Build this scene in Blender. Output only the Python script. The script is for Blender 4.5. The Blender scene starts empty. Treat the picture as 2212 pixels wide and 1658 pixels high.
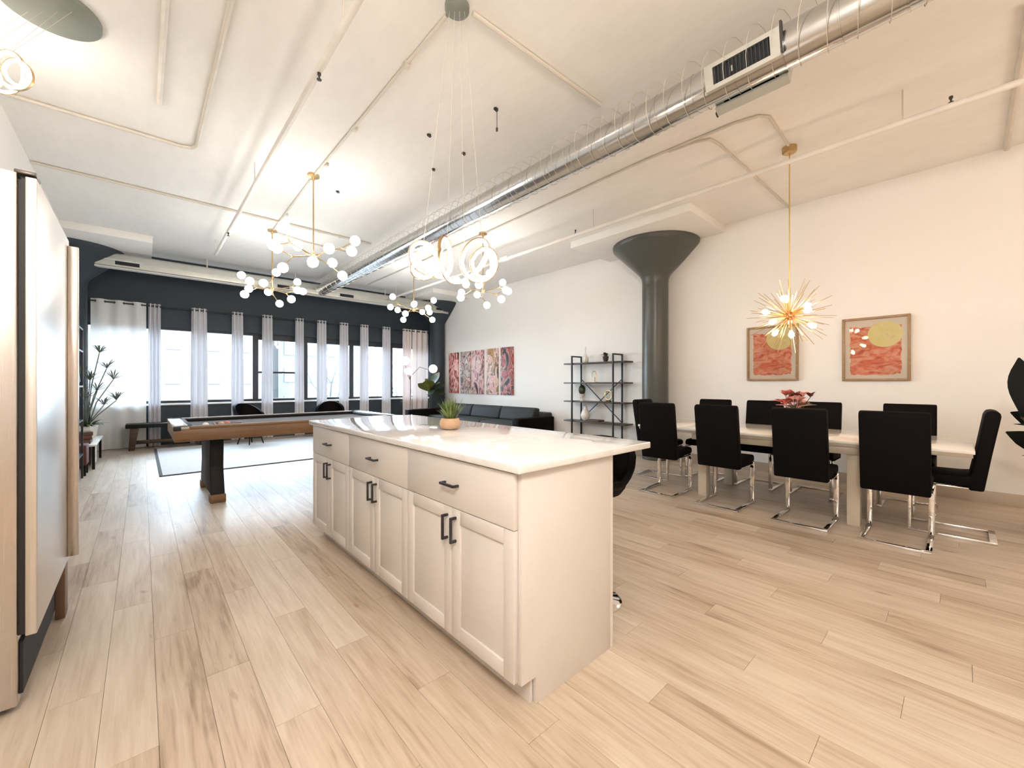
import bpy, bmesh, math, random
from mathutils import Vector, Matrix
R = math.radians
PI = math.pi
rnd = random.Random(7)
sc = bpy.context.scene
COL = sc.collection

# ------------------------------------------------------------------ camera, sky, lights, exposure
TH = R(42.235); CAMZ = 1.2; FPX = 880.4
cam_d = bpy.data.cameras.new('camera'); cam = bpy.data.objects.new('camera', cam_d); COL.objects.link(cam)
cam.location = (0, 0, CAMZ); cam.rotation_euler = (R(90), 0, -TH)
cam_d.sensor_fit = 'HORIZONTAL'; cam_d.sensor_width = 36.0; cam_d.lens = 36.0 * FPX / 2212.0
cam_d.clip_start = 0.02; cam_d.clip_end = 400
sc.camera = cam
sc.view_settings.view_transform = 'Standard'; sc.view_settings.look = 'None'
sc.view_settings.gamma = 1.0; sc.view_settings.use_curve_mapping = False
sc.view_settings.exposure = 0.71
world = bpy.data.worlds.new('overcast_sky'); sc.world = world; world.use_nodes = True
wn = world.node_tree.nodes; wl = world.node_tree.links
bg = wn['Background']; bg.inputs['Color'].default_value = (0.68, 0.84, 1.0, 1); bg.inputs['Strength'].default_value = 25.0
cy = sc.cycles
cy.max_bounces = 10; cy.diffuse_bounces = 6; cy.glossy_bounces = 4; cy.transparent_max_bounces = 16
cy.sample_clamp_indirect = 6.0; cy.use_denoising = True; cy.caustics_reflective = False; cy.caustics_refractive = False

def area(name, loc, size, energy, color, rot=(0, 0, 0), portal=False):
    d = bpy.data.lights.new(name, 'AREA'); d.shape = 'RECTANGLE'; d.size, d.size_y = size
    d.energy = energy; d.color = color
    if portal: d.cycles.is_portal = True
    o = bpy.data.objects.new(name, d); COL.objects.link(o); o.location = loc; o.rotation_euler = rot
    return o
area('window_portal', (2.77, 10.80, 1.57), (7.0, 1.6), 1, (1, 1, 1), (R(-90), 0, 0), True)
# unseen kitchen lamp behind the camera; added warm fill beyond the right edge
def lamp(name, loc, radius, energy, color):
    d = bpy.data.lights.new(name, 'POINT'); d.energy = energy; d.color = color; d.shadow_soft_size = radius
    o = bpy.data.objects.new(name, d); COL.objects.link(o); o.location = loc
    return o
lamp('kitchen_lamp', (-0.45, -0.4, 2.7), 0.25, 138, (1.0, 0.93, 0.86))  # unseen point light, placed to light the ceiling and cabinet fronts
lamp('warm_fill', (4.2, -1.9, 2.5), 0.30, 32, (1.0, 0.74, 0.54))  # no known fixture here; added to warm and brighten the right side

# ------------------------------------------------------------------ materials (all procedural)
def lin(c):
    return tuple(((x / 255.0) / 12.92 if x / 255.0 <= 0.04045 else ((x / 255.0 + 0.055) / 1.055) ** 2.4) for x in c)

class NT:
    def __init__(s, name):
        s.m = bpy.data.materials.new(name); s.m.use_nodes = True
        s.n = s.m.node_tree.nodes; s.l = s.m.node_tree.links
        s.b = s.n['Principled BSDF']; s.out = s.n['Material Output']
    def add(s, t, **kw):
        n = s.n.new(t)
        for k, v in kw.items(): setattr(n, k, v)
        return n
    def link(s, a, b): s.l.new(a, b)
    def math(s, op, a, b=None):
        n = s.add('ShaderNodeMath', operation=op)
        for i, v in enumerate((a, b)):
            if v is None: continue
            if hasattr(v, 'links'): s.link(v, n.inputs[i])
            else: n.inputs[i].default_value = v
        return n.outputs[0]
    def ramp(s, fac, stops):
        n = s.add('ShaderNodeValToRGB'); e = n.color_ramp.elements
        while len(e) < len(stops): e.new(0.5)
        for el, (p, c) in zip(e, stops): el.position = p; el.color = (*c, 1)
        s.link(fac, n.inputs[0]); return n.outputs[0]
    def mapping(s, scale, coord='Object', vec=None, rot=(0, 0, 0)):
        mp = s.add('ShaderNodeMapping'); mp.inputs['Scale'].default_value = scale; mp.inputs['Rotation'].default_value = rot
        if vec is None:
            tc = s.add('ShaderNodeTexCoord'); vec = tc.outputs[coord]
        s.link(vec, mp.inputs[0]); return mp.outputs[0]
    def noise(s, vec, scale=5, detail=4, rough=0.5, dist=0):
        n = s.add('ShaderNodeTexNoise'); n.inputs['Scale'].default_value = scale; n.inputs['Detail'].default_value = detail
        n.inputs['Roughness'].default_value = rough; n.inputs['Distortion'].default_value = dist
        if vec is not None: s.link(vec, n.inputs['Vector'])
        return n.outputs[0]
    def bump(s, h, strength=0.2, dist=0.01):
        n = s.add('ShaderNodeBump'); n.inputs['Strength'].default_value = strength; n.inputs['Distance'].default_value = dist
        s.link(h, n.inputs['Height']); s.link(n.outputs[0], s.b.inputs['Normal'])

def pm(name, c, rough=0.5, metal=0.0, spec=0.5, var=0.06, scale=6, bump=0.0, stretch=(1, 1, 1), coat=0.0):
    """plain surface with a little noise in its colour"""
    t = NT(name)
    f = t.noise(t.mapping(stretch), scale, 4)
    a = tuple(max(0, x * (1 - var)) for x in c); b = tuple(min(1, x * (1 + var)) for x in c)
    t.link(t.ramp(f, [(0.3, a), (0.7, b)]), t.b.inputs['Base Color'])
    t.b.inputs['Roughness'].default_value = rough; t.b.inputs['Metallic'].default_value = metal
    t.b.inputs['Specular IOR Level'].default_value = spec
    t.b.inputs['Coat Weight'].default_value = coat
    if bump: t.bump(f, bump)
    return t.m

def emit(name, c, strength, var=0.04):
    t = NT(name)
    f = t.noise(t.mapping((1, 1, 1)), 8, 2)
    t.link(t.ramp(f, [(0.3, tuple(x * (1 - var) for x in c)), (0.7, c)]), t.b.inputs['Emission Color'])
    t.b.inputs['Base Color'].default_value = (0.9, 0.9, 0.88, 1); t.b.inputs['Emission Strength'].default_value = strength
    t.b.inputs['Roughness'].default_value = 0.25
    return t.m

def wood(name, c1, c2, rough=0.45, axis=(0.6, 8, 8), scale=3, spec=0.4):
    t = NT(name)
    v = t.mapping(axis)
    f = t.noise(v, scale, 6, 0.6, 0.6)
    t.link(t.ramp(f, [(0.3, c1), (0.7, c2)]), t.b.inputs['Base Color'])
    t.b.inputs['Roughness'].default_value = rough; t.b.inputs['Specular IOR Level'].default_value = spec
    t.bump(f, 0.08)
    return t.m

def floor_mat():
    t = NT('floor_oak_plank')
    g = t.add('ShaderNodeNewGeometry'); oi = t.add('ShaderNodeObjectInfo')
    rd = t.math('FRACT', t.math('ADD', oi.outputs['Random'], t.math('MULTIPLY', g.outputs['Random Per Island'], 7.3)))
    off = t.add('ShaderNodeCombineXYZ'); t.link(t.math('MULTIPLY', rd, 31), off.inputs[0]); t.link(t.math('MULTIPLY', rd, 57), off.inputs[1])
    va = t.add('ShaderNodeVectorMath', operation='ADD'); t.link(g.outputs['Position'], va.inputs[0]); t.link(off.outputs[0], va.inputs[1])
    fine = t.noise(t.mapping((26, 1.3, 1), vec=va.outputs[0]), 2.2, 6, 0.62, 0.5)
    broad = t.noise(t.mapping((6, 0.7, 1), vec=va.outputs[0]), 1.6, 4, 0.55, 1.2)
    knot = t.noise(t.mapping((9, 3, 1), vec=va.outputs[0]), 1.5, 2, 0.5, 0.2)
    mixv = t.math('ADD', t.math('MULTIPLY', fine, 0.42), t.math('ADD', t.math('MULTIPLY', broad, 0.42), t.math('MULTIPLY', rd, 0.16)))
    col = t.ramp(mixv, [(0.30, (0.24, 0.165, 0.108)), (0.42, (0.42, 0.325, 0.238)), (0.54, (0.52, 0.428, 0.332)), (0.70, (0.62, 0.54, 0.44))])
    kf = t.ramp(knot, [(0.70, (1, 1, 1)), (0.78, (0.55, 0.45, 0.36))])
    mx = t.add('ShaderNodeMix', data_type='RGBA', blend_type='MULTIPLY'); mx.inputs[0].default_value = 0.8
    t.link(col, mx.inputs[6]); t.link(kf, mx.inputs[7])
    t.link(mx.outputs[2], t.b.inputs['Base Color'])
    t.link(t.math('ADD', t.math('MULTIPLY', fine, 0.14), 0.34), t.b.inputs['Roughness'])
    t.b.inputs['Specular IOR Level'].default_value = 0.52
    t.bump(fine, 0.10, 0.003)
    return t.m

def plaster(name, c, rough=0.75, blot=0.05, bump=0.25, stretch=(1, 1, 1)):
    t = NT(name)
    v = t.mapping(stretch)
    big = t.noise(v, 0.8, 5, 0.6, 0.4); fin = t.noise(v, 14, 5, 0.6)
    mixv = t.math('ADD', t.math('MULTIPLY', big, 0.7), t.math('MULTIPLY', fin, 0.3))
    t.link(t.ramp(mixv, [(0.3, tuple(x * (1 - blot) for x in c)), (0.7, tuple(min(1, x * (1 + blot)) for x in c))]), t.b.inputs['Base Color'])
    t.b.inputs['Roughness'].default_value = rough; t.b.inputs['Specular IOR Level'].default_value = 0.3
    t.bump(mixv, bump, 0.01)
    return t.m

def steel(name, c, rough, stretch, bump=0.05):
    t = NT(name)
    f = t.noise(t.mapping(stretch), 6, 6, 0.6)
    t.link(t.ramp(f, [(0.3, tuple(x * 0.92 for x in c)), (0.7, c)]), t.b.inputs['Base Color'])
    t.b.inputs['Metallic'].default_value = 1.0
    t.link(t.math('ADD', t.math('MULTIPLY', f, 0.12), rough), t.b.inputs['Roughness'])
    if bump: t.bump(f, bump, 0.002)
    return t.m

def glass_pane(name):
    t = NT(name)
    tr = t.add('ShaderNodeBsdfTransparent'); gl = t.add('ShaderNodeBsdfGlossy'); gl.inputs['Roughness'].default_value = 0.02
    fr = t.add('ShaderNodeFresnel'); fr.inputs['IOR'].default_value = 1.35
    f = t.noise(t.mapping((1, 1, 1)), 3, 2)
    cr = t.ramp(f, [(0.3, (0.97, 0.99, 0.98)), (0.7, (1, 1, 1))]); t.link(cr, tr.inputs[0])
    mx = t.add('ShaderNodeMixShader'); t.link(fr.outputs[0], mx.inputs[0]); t.link(tr.outputs[0], mx.inputs[1]); t.link(gl.outputs[0], mx.inputs[2])
    t.link(mx.outputs[0], t.out.inputs['Surface']); return t.m

def sheer(name, c, trans, open_):
    t = NT(name)
    df = t.add('ShaderNodeBsdfDiffuse'); tl = t.add('ShaderNodeBsdfTranslucent'); tr = t.add('ShaderNodeBsdfTransparent')
    f = t.noise(t.mapping((60, 60, 2)), 4, 3)
    cr = t.ramp(f, [(0.3, tuple(x * 0.94 for x in c)), (0.7, c)])
    t.link(cr, df.inputs[0]); t.link(cr, tl.inputs[0])
    m1 = t.add('ShaderNodeMixShader'); m1.inputs[0].default_value = trans
    t.link(df.outputs[0], m1.inputs[1]); t.link(tl.outputs[0], m1.inputs[2])
    m2 = t.add('ShaderNodeMixShader'); m2.inputs[0].default_value = open_
    t.link(m1.outputs[0], m2.inputs[1]); t.link(tr.outputs[0], m2.inputs[2])
    t.link(m2.outputs[0], t.out.inputs['Surface']); return t.m

def marble_top():
    t = NT('white_quartz')
    v = t.mapping((1, 1, 1))
    f = t.noise(v, 1.6, 8, 0.62, 1.6)
    t.link(t.ramp(f, [(0.44, (0.70, 0.69, 0.675)), (0.5, (0.66, 0.645, 0.625)), (0.56, (0.71, 0.70, 0.685))]), t.b.inputs['Base Color'])
    t.b.inputs['Roughness'].default_value = 0.06; t.b.inputs['Specular IOR Level'].default_value = 0.75
    return t.m

def art_swirl(name, cols, seed, scale=3.0):
    t = NT(name)
    tc = t.add('ShaderNodeTexCoord'); mp = t.add('ShaderNodeMapping'); mp.inputs['Location'].default_value = (seed * 3.1, seed * 1.7, seed)
    mp.inputs['Scale'].default_value = (1, 1.5, 0.8)
    t.link(tc.outputs['Object'], mp.inputs[0])
    f = t.noise(mp.outputs[0], scale, 2, 0.5, 1.3)
    fine = t.noise(mp.outputs[0], scale * 6, 4, 0.6, 1.0)
    st = [(0.36 + 0.28 * i / (len(cols) - 1), c) for i, c in enumerate(cols)]
    base = t.ramp(t.math('ADD', t.math('MULTIPLY', f, .88), t.math('MULTIPLY', fine, .12)), st)
    t.link(base, t.b.inputs['Base Color'])
    t.b.inputs['Roughness'].default_value = 0.55
    return t.m

M = {}
M['floor'] = floor_mat()
M['subfloor'] = pm('dark_subfloor', (0.16, 0.11, 0.07), 0.8)
M['ceiling'] = plaster('painted_concrete_ceiling', (0.84, 0.825, 0.79), 0.8, 0.07, 0.5, (1, 0.35, 1))
M['wall'] = plaster('white_wall_paint', (0.82, 0.80, 0.77), 0.7, 0.02, 0.08)
M['dark_wall'] = plaster('slate_wall_paint', (0.036, 0.046, 0.056), 0.55, 0.08, 0.1)
M['column'] = plaster('grey_green_column_paint', (0.082, 0.084, 0.074), 0.30, 0.05, 0.1)
M['base'] = pm('beige_baseboard', (0.46, 0.38, 0.30), 0.35)
M['black_metal'] = pm('black_metal', (0.018, 0.018, 0.02), 0.42, 0.0)
M['black_frame'] = pm('black_window_frame', (0.012, 0.013, 0.015), 0.5)
M['white_paint'] = pm('white_gloss_paint', (0.76, 0.735, 0.70), 0.35, var=0.02)
M['cab'] = pm('white_cabinet_paint', (0.62, 0.58, 0.545), 0.35, var=0.015)
M['quartz'] = marble_top()
M['glass'] = glass_pane('clear_window_glass')
M['steel'] = steel('brushed_steel', (0.58, 0.53, 0.49), 0.20, (60, 60, 0.6))
M['steel_door'] = steel('brushed_steel_door', (0.72, 0.68, 0.64), 0.26, (60, 60, 0.6))
M['dark_gap'] = pm('black_gasket', (0.012, 0.010, 0.009), 0.6)
M['hinge'] = pm('bronze_hinge_cover', (0.10, 0.085, 0.07), 0.35, 0.5)
M['brown_foot'] = pm('brown_plinth', (0.17, 0.10, 0.06), 0.5)
M['galv'] = steel('galvanised_duct', (0.66, 0.66, 0.65), 0.12, (3, 0.4, 3), 0)
M['galv_dull'] = pm('pale_painted_duct', (0.56, 0.56, 0.51), 0.35, 0.55)
M['slot'] = pm('black_register_slot', (0.008, 0.008, 0.010), 0.7)
M['slat'] = pm('dark_blue_slat', (0.05, 0.055, 0.065), 0.4, 0.3)
M['conduit'] = pm('painted_conduit', (0.62, 0.575, 0.50), 0.5)
M['pipe_white'] = pm('white_sprinkler_pipe', (0.76, 0.72, 0.66), 0.45)
M['wire'] = pm('pale_wire', (0.55, 0.50, 0.42), 0.5)
M['dark_bit'] = pm('dark_iron', (0.05, 0.045, 0.04), 0.5, 0.4)
M['brass'] = pm('brushed_brass', (0.55, 0.38, 0.18), 0.3, 1.0)
M['gold'] = pm('gold_rod', (0.72, 0.52, 0.25), 0.28, 1.0)
M['copper'] = pm('copper_hub', (0.42, 0.20, 0.10), 0.35, 1.0)
M['globe'] = emit('white_glowing_globe', (1.0, 0.98, 0.94), 17)
M['lamp_globe'] = emit('white_lamp_globe', (1.0, 0.95, 0.88), 3)
M['bulb'] = emit('warm_glowing_bulb', (1.0, 0.67, 0.40), 50)
M['led'] = emit('warm_white_led', (1.0, 0.89, 0.78), 30)
M['grey_disc'] = pm('grey_green_canopy', (0.20, 0.215, 0.185), 0.5)
M['chrome'] = pm('chrome', (0.80, 0.77, 0.74), 0.08, 1.0, var=0.01)
M['black_leather'] = pm('black_leatherette', (0.004, 0.003, 0.003), 0.62, spec=0.06, scale=40, bump=0.06)
M['sofa'] = pm('charcoal_fabric', (0.022, 0.024, 0.025), 0.75, scale=60, bump=0.1)
M['gloss_white'] = pm('white_gloss_table_top', (0.80, 0.77, 0.71), 0.08, var=0.015, spec=0.6)
M['table_edge'] = pm('taupe_table_frame', (0.40, 0.34, 0.26), 0.3)
M['table_leg'] = pm('beige_lacquer_leg', (0.52, 0.45, 0.35), 0.25)
M['walnut'] = wood('brown_walnut', (0.115, 0.058, 0.026), (0.21, 0.118, 0.057), 0.45)
M['rail_top'] = pm('pale_reflective_rail', (0.42, 0.36, 0.31), 0.22, spec=0.6)
M['felt'] = pm('grey_table_cloth', (0.10, 0.10, 0.115), 0.85, scale=80)
M['black_leg'] = pm('black_lacquer', (0.009, 0.008, 0.008), 0.55, spec=0.2)
M['rug'] = pm('pale_grey_rug', (0.66, 0.67, 0.69), 0.95, scale=50, var=0.08, bump=0.2)
M['rug_edge'] = pm('dark_rug_border', (0.06, 0.065, 0.075), 0.9)
M['dark_wood'] = wood('dark_stained_wood', (0.03, 0.015, 0.008), (0.08, 0.042, 0.022), 0.45)
M['shelf_wood'] = wood('espresso_shelf', (0.03, 0.022, 0.017), (0.07, 0.05, 0.038), 0.4)
M['tan_pot'] = wood('mottled_tan_ceramic', (0.42, 0.27, 0.16), (0.62, 0.43, 0.29), 0.5, (1, 1, 3), 5)
M['leaf'] = pm('green_leaf', (0.075, 0.13, 0.03), 0.45, var=0.35, scale=5)
M['leaf_pale'] = pm('yellow_green_leaf', (0.19, 0.24, 0.07), 0.5, var=0.35, scale=9)
M['leaf_olive'] = pm('olive_leaf', (0.115, 0.125, 0.02), 0.4, var=0.25, scale=5)
M['leaf_dark'] = pm('deep_green_leaf', (0.03, 0.045, 0.018), 0.4, var=0.3, scale=5)
M['leaf_black'] = pm('blackish_leaf', (0.006, 0.007, 0.005), 0.65, spec=0.15, var=0.3, scale=5)
M['leaf_grey'] = pm('grey_green_sedge', (0.12, 0.135, 0.105), 0.6, var=0.3)
M['stem'] = pm('dark_stem', (0.05, 0.045, 0.03), 0.6)
M['soil'] = pm('dark_soil', (0.02, 0.015, 0.01), 0.9, scale=60, var=0.4)
M['sheer'] = sheer('white_sheer_fabric', (0.88, 0.88, 0.87), 0.17, 0.03)
M['sheer_thick'] = sheer('gathered_sheer_fabric', (0.74, 0.73, 0.76), 0.08, 0.0)
M['sheer_pink'] = sheer('blush_sheer_fabric', (0.88, 0.79, 0.77), 0.065, 0.0)
M['frame_wood'] = wood('light_brown_frame', (0.25, 0.15, 0.07), (0.36, 0.23, 0.12), 0.4)
M['paper'] = pm('cream_paper', (0.80, 0.66, 0.55), 0.85, var=0.03)
M['clear'] = glass_pane('clear_picture_glass')
M['white_ceramic'] = pm('white_ceramic', (0.74, 0.71, 0.66), 0.25, var=0.03)
M['petal'] = pm('coral_petal', (0.62, 0.17, 0.13), 0.6, var=0.4, scale=20)
M['petal_pink'] = pm('pink_petal', (0.74, 0.38, 0.33), 0.6, var=0.25, scale=20)
M['petal_deep'] = pm('burgundy_petal', (0.14, 0.03, 0.03), 0.6, var=0.3, scale=20)
M['cream_leaf'] = pm('cream_leaf', (0.50, 0.40, 0.22), 0.5, var=0.2)
M['book'] = pm('brown_book_cloth', (0.09, 0.05, 0.03), 0.7)
M['book_red'] = pm('oxblood_book_cloth', (0.10, 0.025, 0.018), 0.6)
M['bld'] = pm('pale_facade', (0.056, 0.056, 0.058), 0.9)
M['bld_pink'] = pm('pinkish_facade', (0.060, 0.050, 0.052), 0.9)
M['bld_win'] = pm('grey_window_pane', (0.036, 0.038, 0.041), 0.6)
M['bark'] = pm('grey_bark', (0.036, 0.034, 0.034), 0.9)
M['ground'] = pm('grey_pavement', (0.05, 0.05, 0.05), 0.9)

# ------------------------------------------------------------------ mesh helpers
class MB:
    """collects shapes, then links them as ONE mesh object"""
    def __init__(s): s.v = []; s.f = []
    def add(s, vs, fs, mtx=None):
        k = len(s.v)
        s.v += [tuple(mtx @ Vector(p)) for p in vs] if mtx else [tuple(p) for p in vs]
        s.f += [tuple(i + k for i in f) for f in fs]; return s
    def box(s, x0, y0, z0, x1, y1, z1, mtx=None):
        vs = [(x0, y0, z0), (x1, y0, z0), (x1, y1, z0), (x0, y1, z0), (x0, y0, z1), (x1, y0, z1), (x1, y1, z1), (x0, y1, z1)]
        return s.add(vs, [(0, 3, 2, 1), (4, 5, 6, 7), (0, 1, 5, 4), (1, 2, 6, 5), (2, 3, 7, 6), (3, 0, 4, 7)], mtx)
    def bar(s, a, b, w, h, up=(0, 0, 1)):
        """box beam from a to b"""
        a, b = Vector(a), Vector(b); d = (b - a); L = d.length; d.normalize(); u = Vector(up)
        if abs(d.dot(u)) > 0.99: u = Vector((1, 0, 0))
        r = d.cross(u).normalized(); u = r.cross(d)
        m = Matrix((( r.x, d.x, u.x, a.x), (r.y, d.y, u.y, a.y), (r.z, d.z, u.z, a.z), (0, 0, 0, 1)))
        return s.box(-w / 2, 0, -h / 2, w / 2, L, h / 2, m)
    def tube(s, pts, r, n=8, closed=False, caps=True):
        P = [Vector(p) for p in pts]; N = len(P); rr = r if isinstance(r, (list, tuple)) else [r] * N
        vs, fs = [], []; u = None
        for i in range(N):
            if closed: d = P[(i + 1) % N] - P[i - 1]
            else: d = P[min(i + 1, N - 1)] - P[max(i - 1, 0)]
            d.normalize()
            if u is None:
                u = Vector((0, 0, 1)) if abs(d.z) < 0.9 else Vector((1, 0, 0))
            u = (u - d * u.dot(d)).normalized(); w = d.cross(u)
            for k in range(n):
                a = 2 * PI * k / n; vs.append(tuple(P[i] + (u * math.cos(a) + w * math.sin(a)) * rr[i]))
        for i in range(N if closed else N - 1):
            j = (i + 1) % N
            for k in range(n): fs.append((i * n + k, i * n + (k + 1) % n, j * n + (k + 1) % n, j * n + k))
        if caps and not closed: fs.append(tuple(range(n))[::-1]); fs.append(tuple((N - 1) * n + k for k in range(n)))
        return s.add(vs, fs)
    def lathe(s, prof, n=24, c=(0, 0, 0), mtx=None):
        vs, fs = [], []
        for r, z in prof:
            for k in range(n):
                a = 2 * PI * k / n; vs.append((c[0] + r * math.cos(a), c[1] + r * math.sin(a), c[2] + z))
        for i in range(len(prof) - 1):
            for k in range(n): fs.append((i * n + k, i * n + (k + 1) % n, (i + 1) * n + (k + 1) % n, (i + 1) * n + k))
        fs.append(tuple(range(n))[::-1]); fs.append(tuple((len(prof) - 1) * n + k for k in range(n)))
        return s.add(vs, fs, mtx)
    def ball(s, c, r, n=14, m=9, sc_=(1, 1, 1)):
        vs = [(c[0], c[1], c[2] - r * sc_[2])]; fs = []
        for i in range(1, m):
            a = -PI / 2 + PI * i / m
            for k in range(n):
                t = 2 * PI * k / n
                vs.append((c[0] + r * sc_[0] * math.cos(a) * math.cos(t), c[1] + r * sc_[1] * math.cos(a) * math.sin(t), c[2] + r * sc_[2] * math.sin(a)))
        vs.append((c[0], c[1], c[2] + r * sc_[2])); T = len(vs) - 1
        for k in range(n): fs.append((0, 1 + (k + 1) % n, 1 + k))
        for i in range(m - 2):
            for k in range(n): fs.append((1 + i * n + k, 1 + i * n + (k + 1) % n, 1 + (i + 1) * n + (k + 1) % n, 1 + (i + 1) * n + k))
        for k in range(n): fs.append((1 + (m - 2) * n + k, 1 + (m - 2) * n + (k + 1) % n, T))
        return s.add(vs, fs)
    def prism(s, poly, axis, d0, d1, mtx=None):
        """extrude a polygon; axis 'y': poly is (x,z); 'x': (y,z); 'z': (x,y)"""
        n = len(poly)
        def P(p, d): return {'y': (p[0], d, p[1]), 'x': (d, p[0], p[1]), 'z': (p[0], p[1], d)}[axis]
        vs = [P(p, d0) for p in poly] + [P(p, d1) for p in poly]
        fs = [tuple(range(n)), tuple(range(2 * n - 1, n - 1, -1))] + [(i, i + n, (i + 1) % n + n, (i + 1) % n) for i in range(n)]
        return s.add(vs, fs, mtx)
    def leaf(s, base, d, length, width, droop=0.3, n=6, fold=0.15, tipw=0.0, bulge=0.45, twist=0.0):
        """a curved two-sided leaf blade with thickness-free midrib fold"""
        b = Vector(base); d = Vector(d).normalized(); side = d.cross(Vector((0, 0, 1)))
        if side.length < 0.05: side = Vector((1, 0, 0))
        side.normalize()
        if twist: side = Matrix.Rotation(twist, 3, d) @ side
        up = side.cross(d); vs, fs = [], []
        for i in range(n + 1):
            t = i / n; p = b + d * (length * t) + Vector((0, 0, -1)) * (droop * length * t * t)
            w = width * 0.5 * (math.sin(PI * min(1, max(0.0, t)) ** (bulge * 1.5 + 0.3)) if i not in (0, n) else (0.08 if i == 0 else tipw))
            w = max(w, width * 0.03)
            vs += [tuple(p - side * w + up * w * fold), tuple(p), tuple(p + side * w + up * w * fold)]
        for i in range(n):
            a = i * 3; fs += [(a, a + 1, a + 4, a + 3), (a + 1, a + 2, a + 5, a + 4)]
        return s.add(vs, fs)
    def mesh(s, name, mat, bevel=0, seg=2, smooth=None):
        me = bpy.data.meshes.new(name); me.from_pydata(s.v, [], s.f)
        bm = bmesh.new(); bm.from_mesh(me); bmesh.ops.recalc_face_normals(bm, faces=bm.faces)
        if bevel:
            ed = [e for e in bm.edges if len(e.link_faces) == 2 and e.calc_face_angle(0) > R(28)]
            bmesh.ops.bevel(bm, geom=ed, offset=bevel, segments=seg, profile=0.5, affect='EDGES', clamp_overlap=True)
        if smooth is None: smooth = 40
        if smooth:
            for f in bm.faces: f.smooth = True
        bm.to_mesh(me); bm.free()
        if smooth: me.set_sharp_from_angle(angle=R(smooth))
        if mat: me.materials.append(mat)
        return me
    def build(s, name, mat, parent=None, bevel=0, seg=2, smooth=None, loc=None):
        return put(name, s.mesh(name, mat, bevel, seg, smooth), parent, loc)

def put(name, me, parent=None, loc=None, rot=None):
    o = bpy.data.objects.new(name, me); COL.objects.link(o)
    if parent: o.parent = parent
    if loc: o.location = loc
    if rot: o.rotation_euler = rot
    return o
def tag(o, label=None, cat=None, group=None, kind=None):
    for k, v in (('label', label), ('category', cat), ('group', group), ('kind', kind)):
        if v: o[k] = v
    return o
def thing(name, label, cat, loc=(0, 0, 0), rotz=0, group=None):
    o = bpy.data.objects.new(name, None); COL.objects.link(o); o.empty_display_size = 0.05
    o.location = loc; o.rotation_euler = (0, 0, rotz)
    return tag(o, label, cat, group)
def dup(root, loc, rotz=0, label=None):
    r = root.copy(); COL.objects.link(r); r.location = loc; r.rotation_euler = (0, 0, rotz)
    if label: r['label'] = label
    for ch in list(root.children):
        c = ch.copy(); COL.objects.link(c); c.parent = r
        for g in ch.children:
            d = g.copy(); COL.objects.link(d); d.parent = c
    return r
def struct(name, mb, mat, parent=None, **kw):
    o = mb.build(name, mat, parent, **kw)
    if parent is None: o['kind'] = 'structure'
    return o
def arc(c, r, a0, a1, n, plane='xy'):
    out = []
    for i in range(n + 1):
        a = a0 + (a1 - a0) * i / n; u, v = r * math.cos(a), r * math.sin(a)
        out.append({'xy': (c[0] + u, c[1] + v, c[2]), 'xz': (c[0] + u, c[1], c[2] + v), 'yz': (c[0], c[1] + u, c[2] + v)}[plane])
    return out

# ------------------------------------------------------------------ room shell
XL, XR, YB, YF, ZC = -0.87, 6.316, -3.2, 10.55, 3.53
flo = struct('floor', MB().box(XL - .2, YB - .2, -0.12, XR + .2, YF + .3, -0.012), M['subfloor'])
PW, PL, G = 0.152, 1.22, 0.0006
C_, S_ = math.cos(TH), math.sin(TH)
planks = []
row = 0; x = XL
while x < XR - 0.01:
    x1 = min(x + PW, XR); y = YB - ((row * 0.381966) % 1.0) * PL
    while y < YF:
        a, b = max(y, YB), min(y + PL, YF)
        if b - a > 0.02:
            best = 0
            for px_, py_ in ((x, a), (x1, b), ((x + x1) / 2, (a + b) / 2), (x, b), (x1, a)):
                xc = px_ * C_ - py_ * S_; zc = px_ * S_ + py_ * C_
                if zc > 0.3:
                    u = 1106 + FPX * xc / zc; v = 829 + FPX * CAMZ / zc
                    if -30 < u < 2242 and v < 1690: best = max(best, (b - a) * (x1 - x) / zc ** 3)
            planks.append((best, x, a, x1, b))
        y += PL
    x += PW; row += 1
planks.sort(key=lambda p: -p[0])
full = None; rest = MB()
for i, (sc_, x0, y0, x1, y1) in enumerate(planks):
    w, l = x1 - x0, y1 - y0
    if i < 300 and sc_ > 0:
        if abs(w - PW) < 1e-4 and abs(l - PL) < 1e-4:
            if full is None: full = MB().box(-PW / 2 + G, -PL / 2 + G, -0.012, PW / 2 - G, PL / 2 - G, 0).mesh('plank', M['floor'], smooth=0)
            me = full
        else: me = MB().box(-w / 2 + G, -l / 2 + G, -0.012, w / 2 - G, l / 2 - G, 0).mesh('plank', M['floor'], smooth=0)
        put('plank', me, flo, ((x0 + x1) / 2, (y0 + y1) / 2, 0))
    else: rest.box(x0 + G, y0 + G, -0.012, x1 - G, y1 - G, 0)
tag(rest.build('distant_planks', M['floor'], flo, smooth=0), kind='stuff')

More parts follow.
